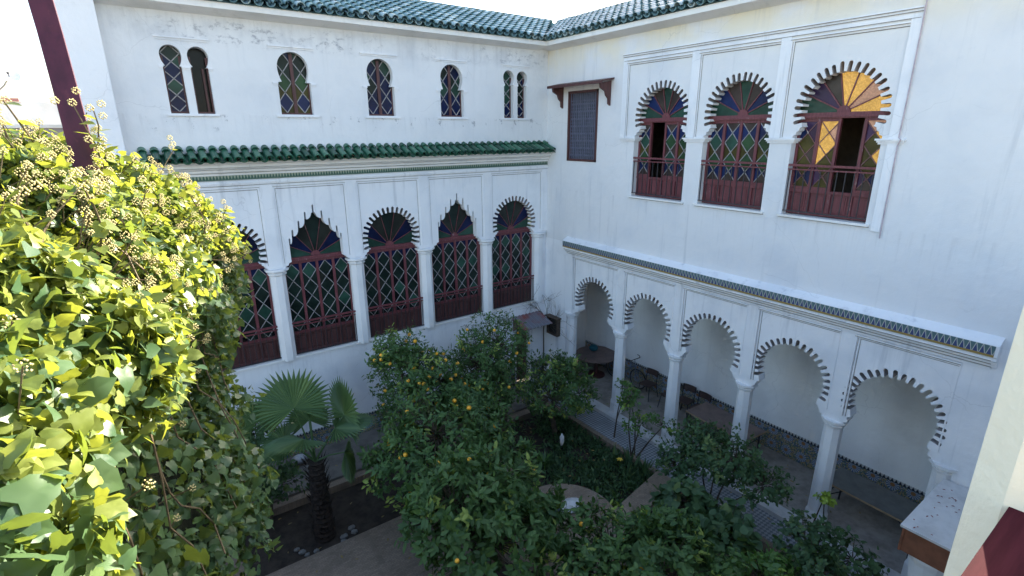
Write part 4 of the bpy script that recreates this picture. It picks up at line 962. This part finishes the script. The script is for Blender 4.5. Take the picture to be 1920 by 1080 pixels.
def ivsurf(s, t):
    """bilinear position and normal on the mound; s over rows, t over columns (0..1)"""
    R0, C0 = IVG.shape[:2]; a = s*(R0-1); b = t*(C0-1); i = np.minimum(a.astype(int), R0-2); j = np.minimum(b.astype(int), C0-2); fa = (a-i)[:, None]; fb = (b-j)[:, None]
    p00, p01, p10, p11 = IVG[i, j], IVG[i, j+1], IVG[i+1, j], IVG[i+1, j+1]
    p = p00*(1-fa)*(1-fb)+p01*(1-fa)*fb+p10*fa*(1-fb)+p11*fa*fb
    ds = (p10-p00)*(1-fb)+(p11-p01)*fb; dt = (p01-p00)*(1-fa)+(p11-p10)*fa
    n = norm(np.cross(ds, dt)); flip = np.where(np.sum(n*np.array([.7, -.2, .7]), 1) < 0, -1, 1)[:, None]
    return p, n*flip
iv = thing('ivy', 'great mound of ivy in flower spilling over the wall at left, sunlit on top', 'ivy')
def ivy_layer(n, tmax, size, tmpl, depth, seed, out=.0, s0=0, s1=1, mat='leaf_ivy', name='foliage'):
    r = np.random.default_rng(seed); s = r.uniform(s0, s1, n); t = r.uniform(0, tmax, n)
    p, nn = ivsurf(s, t)
    bumpy = .09*np.sin(p[:, 1]*5.1+p[:, 2]*3)+.07*np.sin(p[:, 2]*7.3+p[:, 0]*6)+.05*np.sin(p[:, 1]*13)
    p = p+nn*(bumpy+out-depth*r.random(n)**1.5)[:, None]+r.normal(size=(n, 3))*.02
    d = norm(r.normal(size=(n, 3))*.8+nn*.35+np.array([.1, 0, -.6])); nv = norm(nn+r.normal(size=(n, 3))*.62+np.array([.1, 0, .3]))
    dist = np.linalg.norm(p-np.array(CAM), axis=1); sz = size*r.uniform(.55, 1.25, n)
    keep = dist > .92; p, d, nv, sz = p[keep], d[keep], nv[keep], sz[keep]
    return leaf_mesh(name, mat, p, d, nv, sz, tmpl, iv, np.clip(r.random(len(p))*.9, 0, .9), width=1.0)
ivy_layer(9000, .86, .062, IVY_SMALL, .28, 201, s1=.5)
ivy_layer(12000, .86, .06, IVY_LEAF, .26, 202, s0=.3)
ivy_layer(900, .7, .085, IVY_LEAF, .2, 204, .03, s0=.7)
ivy_layer(11500, .46, .048, IVY_SMALL, .14, 205, .05, s1=.7, mat='leaf_adult_sunlit')  # top layers carry the sunlit leaf colour
ivy_layer(2600, .44, .056, IVY_LEAF, .12, 206, .04, s0=.5, s1=.9, mat='leaf_adult_sunlit')
ivy_layer(3000, .45, .058, IVY_SMALL, .1, 203, .05, s1=.75)
# inner mass
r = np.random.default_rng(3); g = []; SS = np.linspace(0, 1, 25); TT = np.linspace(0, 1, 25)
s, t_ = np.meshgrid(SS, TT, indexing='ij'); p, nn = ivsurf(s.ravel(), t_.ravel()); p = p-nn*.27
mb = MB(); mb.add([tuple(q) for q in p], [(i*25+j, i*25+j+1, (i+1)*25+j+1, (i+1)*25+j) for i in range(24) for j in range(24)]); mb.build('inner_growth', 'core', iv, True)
# flower heads: globes of tiny buds on short stalks
UM = []; r = np.random.default_rng(77); mb = MB(); sm = MB()
s = np.concatenate([r.uniform(0, .58, 430), r.uniform(.0, .95, 60)]); t_ = np.concatenate([r.uniform(0, .5, 430), r.uniform(.1, .62, 60)]); p, nn = ivsurf(s, t_)
fib = [(math.cos(i*2.399963)*math.sqrt(1-(1-2*(i+.5)/16)**2), math.sin(i*2.399963)*math.sqrt(1-(1-2*(i+.5)/16)**2), 1-2*(i+.5)/16) for i in range(16)]
for q, n_ in zip(p, nn):
    q = Vector(q); n_ = (Vector(n_)+Vector(r.normal(size=3)*.35)+Vector((0, 0, .35))).normalized(); c = q+n_*float(r.uniform(.06, .15))
    if (c-CAM).length < .9: continue
    R0 = float(r.uniform(.012, .022)); sm.tube([q-n_*.06, c], .0028, 4, caps=False)
    for f in fib:
        b = c+Vector(f)*R0*float(r.uniform(.8, 1.15)); e = .0042
        mb.add([(b.x+e, b.y, b.z), (b.x-e, b.y, b.z), (b.x, b.y+e, b.z), (b.x, b.y-e, b.z), (b.x, b.y, b.z+e), (b.x, b.y, b.z-e)], [(0, 2, 4), (2, 1, 4), (1, 3, 4), (3, 0, 4), (2, 0, 5), (1, 2, 5), (3, 1, 5), (0, 3, 5)], 0, r.random())
mb.build('flower_heads', 'umbel', iv, normals=False)['kind'] = 'stuff'
# upright flowering shoots along the crest, and trailing stems
lp, ld, ln_, ls = [], [], [], []
for k in range(46):
    s0 = np.array([r.uniform(0, .62)]); t0 = np.array([r.uniform(.0, .42)]); q, n_ = ivsurf(s0, t0); q = Vector(q[0]); up = Vector((r.normal()*.3, r.normal()*.3, 1.0)).normalized(); L = r.uniform(.18, .42)
    pts = [q+up*L*a+Vector((.05*math.sin(a*3+k), .04*math.cos(a*2+k), 0)) for a in np.linspace(-.3, 1, 6)]; sm.tube(pts, [.006, .006, .005, .004, .004, .003], 5)
    for j in range(7):
        a = pts[1+j % 4].lerp(pts[2+j % 4], r.random()); lp.append(a); dd = Vector(r.normal(size=3)); dd.z = dd.z*.4-.1; ld.append(dd.normalized()); ln_.append(Vector((0, 0, 1))+Vector(r.normal(size=3)*.4)); ls.append(r.uniform(.05, .08))
    c = pts[-1]
    for hd in range(3):
        cc = c+Vector(r.normal(size=3)*.03)
        for f in fib:
            b = cc+Vector(f)*.018; e = .005
            mb2 = None
            UM.append((b, e))
leaf_mesh('shoot_leaves', 'leaf_adult_sunlit', np.array(lp), np.array(ld), np.array(ln_), np.array(ls), IVY_SMALL, iv)
mb = MB()
for b, e in UM: mb.add([(b.x+e, b.y, b.z), (b.x-e, b.y, b.z), (b.x, b.y+e, b.z), (b.x, b.y-e, b.z), (b.x, b.y, b.z+e), (b.x, b.y, b.z-e)], [(0, 2, 4), (2, 1, 4), (1, 3, 4), (3, 0, 4), (2, 0, 5), (1, 2, 5), (3, 1, 5), (0, 3, 5)])
mb.build('shoot_flowers', 'umbel', iv, normals=False)['kind'] = 'stuff'
for k in range(14):
    s0 = r.uniform(.35, 1); ts = np.linspace(r.uniform(.3, .5), r.uniform(.6, .85), 9); q, n_ = ivsurf(np.clip(s0+np.cumsum(r.normal(size=9)*.012), 0, 1), ts)
    sm.tube([Vector(a+b*.03) for a, b in zip(q, n_)], [.0045]*9, 5)
sm.build('stems', 'stem', iv, True)

# ------------------------------------------------------------------ furniture in the gallery
def table(label, c, L, Wd, top, rz=0, thick=.03, edge='tableedge'):
    t = thing('table', label, 'table', (*c, 0), 'long tables in the gallery', rz)
    mb = MB(); mb.box(-Wd/2+.012, Wd/2-.012, -L/2+.012, L/2-.012, .745, .752, 0); mb.build('tabletop', top, t)
    mb = MB(); mb.box(-Wd/2, Wd/2, -L/2, L/2, .715, .745); mb.build('edging', edge, t)
    for sx in (-1, 1):
        for sy in (-1, 1):
            mb = MB(); x, y = sx*(Wd/2-.07), sy*(L/2-.12); mb.tube([(x, y, .715), (x*1.0, y*1.02, .0)], .019, 8); mb.tube([(x, y, .42), (x, y-sy*.3, .71)], .012, 6); mb.build('leg', 'iron', t)
    mb = MB(); mb.tube([(-Wd/2+.07, -L/2+.12, .69), (-Wd/2+.07, L/2-.12, .69)], .014, 6); mb.tube([(Wd/2-.07, -L/2+.12, .69), (Wd/2-.07, L/2-.12, .69)], .014, 6); mb.tube([(-Wd/2+.07, -L/2+.12, .5), (Wd/2-.07, -L/2+.12, .5)], .012, 6); mb.tube([(-Wd/2+.07, L/2-.12, .5), (Wd/2-.07, L/2-.12, .5)], .012, 6); mb.build('frame', 'iron', t)
    return t
table('brown topped table with a worn light edge behind the third column', (.98, -6.05), 1.72, .86, 'tabletop', R_(-3))
table('grey topped table with a dark frame behind the last full column', (.93, -9.48), 1.75, .8, 'tablegrey', R_(-2), edge='tableedge')
t = thing('table', 'brown round table in the far end of the gallery holding teal cloth', 'table', (1.25, -1.2, 0))
mb = MB(); mb.lathe((0, 0, .72), [(.02, 0), (.68, 0), (.7, .01), (.7, .035), (.02, .035)], 28); mb.build('tabletop', 'tabletop', t)
mb = MB(); mb.lathe((0, 0, 0), [(.3, 0), (.3, .04), (.06, .08), (.05, .4), (.05, .7), (.2, .72)], 14); mb.build('pedestal', 'redwood_dark', t)
mb = MB(); mb.ball((1.35, -.95, .86), .14, 0, 12, 8, (1.1, 1, .75), .12); tag(mb.build('cloth', 'tealp', None, True), 'teal cloth heaped on the brown round table', 'cloth')
def chair(label, loc, rz):
    t = thing('chair', label, 'chair', loc, 'school chairs along the gallery wall', rz)
    mb = MB(); mb.prism([(-.2, -.2), (.2, -.2), (.19, .17), (.12, .2), (-.12, .2), (-.19, .17)], .44, .458, 0, 2); mb.build('seat', 'chairp', t)
    mb = MB(); P = []
    for k in range(7):
        x = -.2+.4*k/6; y = -.2-.03*(1-(x/.2)**2)
        P += [(x, y, .66), (x, y-.02, .84), (x, y-.014, .66), (x, y-.034, .84)]
    fs = []
    for k in range(6): a = 4*k; fs += [(a, a+1, a+5, a+4), (a+2, a+6, a+7, a+3), (a+1, a+3, a+7, a+5), (a, a+4, a+6, a+2)]
    mb.add(P, fs+[(0, 2, 3, 1), (24, 25, 27, 26)]); mb.build('backrest', 'chairp', t)
    for sx in (-1, 1):
        mb = MB(); mb.tube([(sx*.17, .15, .44), (sx*.21, .22, 0)], .013, 7); mb.build('leg', 'iron', t)
        mb = MB(); mb.tube([(sx*.18, -.22, .84), (sx*.18, -.17, .44), (sx*.21, -.27, 0)], .013, 7); mb.build('leg', 'iron', t)
    mb = MB(); mb.tube([(-.18, .15, .43), (.18, .15, .43)], .01, 6); mb.tube([(-.18, -.17, .43), (.18, -.17, .43)], .01, 6); mb.tube([(-.18, .15, .43), (-.18, -.17, .43)], .01, 6); mb.tube([(.18, .15, .43), (.18, -.17, .43)], .01, 6); mb.build('seat_frame', 'iron', t)
    return t
chair('dark chair standing right beside the bicycle wheel', (1.45, -3.2, 0), R_(95))
chair('dark chair half hidden behind the second column', (1.4, -4.05, 0), R_(80))
chair('dark chair between the second column and the chair at the table', (1.5, -4.5, 0), R_(98))
chair('dark chair pushed up against the end of the brown table', (1.45, -5.0, 0), R_(88))
# bicycle leaning on the wall
b = thing('bicycle', 'grey blue bicycle leaning on the gallery wall by the round table', 'bicycle', (1.62, -2.15, 0), None, R_(-90))
b.rotation_euler = (R_(0), R_(0), R_(-90))
def wheel(x):
    mb = MB(); mb.tube([(x+.31*math.cos(a), 0, .33+.31*math.sin(a)) for a in np.linspace(0, 2*PI, 29)], .02, 8, caps=False); w = mb.build('wheel', 'rubber', b, True)
    mb = MB(); mb.tube([(x+.285*math.cos(a), 0, .33+.285*math.sin(a)) for a in np.linspace(0, 2*PI, 29)], .01, 6, caps=False)
    for k in range(14):
        a = k*2*PI/14; mb.tube([(x, .02*(-1)**k, .33), (x+.28*math.cos(a), 0, .33+.28*math.sin(a))], .0025, 4, caps=False)
    mb.tube([(x, -.05, .33), (x, .05, .33)], .02, 8); mb.build('rim', 'metal', w)
wheel(.52); wheel(-.52)
mb = MB(); A_, B_, C_, D_ = (-.52, 0, .33), (-.12, 0, .3), (-.22, 0, .78), (.38, 0, .74)
for p, q, rr in ((B_, C_, .016), (B_, D_, .018), (C_, D_, .016), (A_, B_, .01), (A_, C_, .009), (D_, (.42, 0, .62), .018), ((.42, .05, .62), (.52, .05, .33), .011), ((.42, -.05, .62), (.52, -.05, .33), .011), ((.42, -.05, .62), (.42, .05, .62), .012), (C_, (-.25, 0, .88), .012), (D_, (.35, 0, .92), .013)): mb.tube([p, q], rr, 7)
mb.build('frame', 'bikepaint', b, True)
mb = MB(); mb.prism([(-.42, -.08), (-.42, .08), (-.3, .06), (-.14, .02), (-.14, -.02), (-.3, -.06)], .88, .93, 0, 2); mb.build('saddle', 'rubber', b)
mb = MB(); mb.tube([(.28, -.28, .97), (.38, -.2, .96), (.35, 0, .94), (.38, .2, .96), (.28, .28, .97)], .012, 7); mb.tube([(.28, -.29, .97), (.2, -.29, .975)], .017, 7); mb.tube([(.28, .29, .97), (.2, .29, .975)], .017, 7); mb.build('handlebar', 'rubber', b)
mb = MB(); mb.tube([(-.12+.09*math.cos(a), .04, .3+.09*math.sin(a)) for a in np.linspace(0, 2*PI, 17)], .008, 5, caps=False); mb.tube([(-.12, -.08, .3), (-.02, -.08, .18)], .01, 6); mb.tube([(-.12, .08, .3), (-.22, .08, .42)], .01, 6); mb.box(-.07, .03, -.15, -.08, .16, .18); mb.box(-.27, -.17, .08, .15, .42, .44); mb.build('crank', 'iron', b)

# marble-topped stand at the lower right
t = thing('stand', 'red brown stand with a white marble top and white post in the lower right corner', 'stand')
mb = MB(); mb.box(-1.82, -.03, -11.25, -10.54, 2.2, 2.235); mb.build('marble_top', 'marble', t)
mb = MB(); mb.box(-1.78, -.04, -11.21, -10.58, 1.8, 2.2); mb.prism([(-1.8, 1.8), (-1.8, 2.2), (-1.5, 2.2), (-1.5, 1.62), (-1.6, 1.7), (-1.65, 1.8)], -10.6, -10.57, 0, 1); mb.build('apron', 'brownpanel', t)
mb = MB(); mb.lathe((-1.45, -10.9, -.27), [(.3, 0), (.3, .2), (.18, .3), (.16, 1.2), (.22, 1.6), (.26, 1.9), (.3, 2.0), (.3, 2.07)], 12); mb.build('post', 'column', t)
mb = MB(); mb.box(-1.2, -.04, -11.15, -10.75, -.27, 1.8); mb.build('back_panel', 'zell_x', t)
mb = MB(); r = np.random.default_rng(9)
for k in range(26):
    x, y = r.uniform(-1.75, -.2), r.uniform(-11.1, -10.6); a = r.uniform(0, 3); e = r.uniform(.015, .035)
    mb.add([(x-e*math.cos(a), y-e*math.sin(a), 2.238), (x+.01*math.sin(a), y-.01*math.cos(a), 2.243), (x+e*math.cos(a), y+e*math.sin(a), 2.238), (x-.01*math.sin(a), y+.01*math.cos(a), 2.243)], [(0, 1, 2, 3)])
tag(mb.build('fallen_petals', plain('dry_petal', (.3, .05, .05), .8), None, normals=False), 'dry red petals scattered over the white marble top', 'petals', kind='stuff')
# awning over the door
t = thing('awning', 'small awning of rusting sheet metal over the corner door', 'awning')
mb = MB(); P = []; n = 24
for k in range(n+1):
    x = -1.35+1.1*k/n; z = .015*math.sin(k*PI/1.5); P += [(x, -.02, 2.24+z), (x, -.72, 2.02+z), (x, -.02, 2.232+z), (x, -.72, 2.012+z)]
fs = []
for k in range(n): a = 4*k; fs += [(a, a+1, a+5, a+4), (a+2, a+6, a+7, a+3), (a+1, a+3, a+7, a+5), (a, a+4, a+6, a+2)]
mb.add(P, fs); mb.build('sheet', 'rustsheet', t)
for x in (-1.25, -.38):
    mb = MB(); mb.prism([(-.003, 1.75), (-.003, 2.2), (-.6, 2.03), (-.6, 1.99), (-.2, 1.9)], x-.02, x+.02, 0, 0); mb.build('bracket', 'redwood_dark', t)
# dry climber
t = thing('bare_vine', 'leafless dry climber on the corner wall around the small wooden box', 'vine')
mb = MB(); R0 = random.Random(4)
def vine(p, d, L, rad, depth, nrm):
    pts = [p]; q = p.copy(); dd = d.copy()
    for k in range(6):
        dd = (dd+Vector([R0.uniform(-.35, .35) for _ in range(3)])).normalized(); dd -= nrm*dd.dot(nrm)*.8; q = q+dd*L/6; pts.append(q.copy())
    mb.tube(pts, [rad*(1-.1*i) for i in range(7)], 5)
    if depth:
        for k in range(3): vine(pts[R0.randint(2, 6)], (dd+Vector([R0.uniform(-1, 1) for _ in range(3)])).normalized(), L*.6, rad*.6, depth-1, nrm)
mb.tube([(-.12, -.12, -.1), (-.1, -.1, .9), (-.13, -.12, 1.6), (-.1, -.14, 2.1)], [.028, .024, .02, .016], 7)
for k in range(5): vine(Vector((-.1, -.14-.05*k, 1.9)), Vector((-.1, R0.uniform(-1, .2), R0.uniform(-.2, 1))).normalized(), .9, .009, 2, Vector((1, 0, 0)))
for k in range(4): vine(Vector((-.12, -.08, 2.1)), Vector((R0.uniform(-1, 0), -.05, R0.uniform(0, .8))).normalized(), .8, .008, 2, Vector((0, 1, 0)))
mb.build('branches', 'twig', t, True)
# odds and ends
t = thing('bowl', 'shiny steel bowl hanging low on the back wing wall by the palm', 'bowl', (-8.0, -.42, -.02))
mb = MB(); mb.lathe((0, 0, 0), [(.06, 0), (.14, .04), (.19, .11), (.2, .13), (.18, .12), (.13, .055), (.01, .02)], 20); mb.build('body', 'metal', t, True)
t['label'] = 'shiny steel bowl on the walkway by the back wing behind the palm'
def crumple(name, label, cat, c, rad, mat, sq, seed):
    random.seed(seed); mb = MB(); mb.ball((0, 0, 0), rad, 0, 14, 9, sq, .16); o = mb.build(name, mat, None, True); o.location = c; tag(o, label, cat); random.seed(7); return o
crumple('plastic_bag', 'white plastic bag lying on the brick kerb of the planter', 'bag', (-3.62, -5.45, .0), .22, 'white', (1.15, .8, .55), 3)
crumple('plastic_bag', 'white scrap of plastic hanging in the citrus bush over the dark planter', 'bag', (-2.6, -3.95, .45), .11, 'white', (.5, .45, 1.5), 4)
crumple('plastic_bag', 'bright blue plastic bag among the leaves beside the dark citrus bush', 'bag', (-2.55, -7.15, .75), .13, 'bluep', (.7, .7, 1.2), 5)
crumple('plastic_bag', 'dark purple bundle on the floor under the end of the brown table', 'bag', (.25, -6.85, .28), .2, 'purple', (.9, 1, .8), 6)
crumple('cloth', 'grey blue cloth lying on the brick kerb beside the white plastic bag', 'cloth', (-4.0, -5.3, .0), .16, 'bikepaint', (1.3, 1, .5), 8)
r = np.random.default_rng(31)
for k in range(12):
    a = R_(185+15*k); R0 = .5+r.uniform(-.1, .1); o = crumple('stone', 'pale round stone in the ring of stones at the foot of the fan palm', 'stone', (-8.15+R0*math.cos(a), -2.95+R0*math.sin(a), -.24), r.uniform(.045, .075), 'stone', (1.15, 1, .75), 100+k); o['group'] = 'pale stones around the palm'

# fallen leaves on the paths: uncountable
r = np.random.default_rng(61); N = 420
P = np.column_stack([r.uniform(-9.8, 1.6, N), r.uniform(-11, -.2, N), np.zeros(N)]); P[:, 2] = np.where(P[:, 0] > -.27, .004, np.where(P[:, 0] > -1.02, -.094, np.where(P[:, 1] > -1.5, -.012, -.072)))
d = r.normal(size=(N, 3)); d[:, 2] = .04; nz = np.column_stack([r.normal(size=(N, 2))*.15, np.ones(N)])
M['litter'] = leafy('fallen_leaf', (.16, .11, .04), (.3, .2, .06), (.2, .22, .06), .1)
leaf_mesh('leaf_litter', 'litter', P, d, nz, r.uniform(.05, .1, N), ORANGE_LEAF, None, r.random(N))['kind'] = 'stuff'
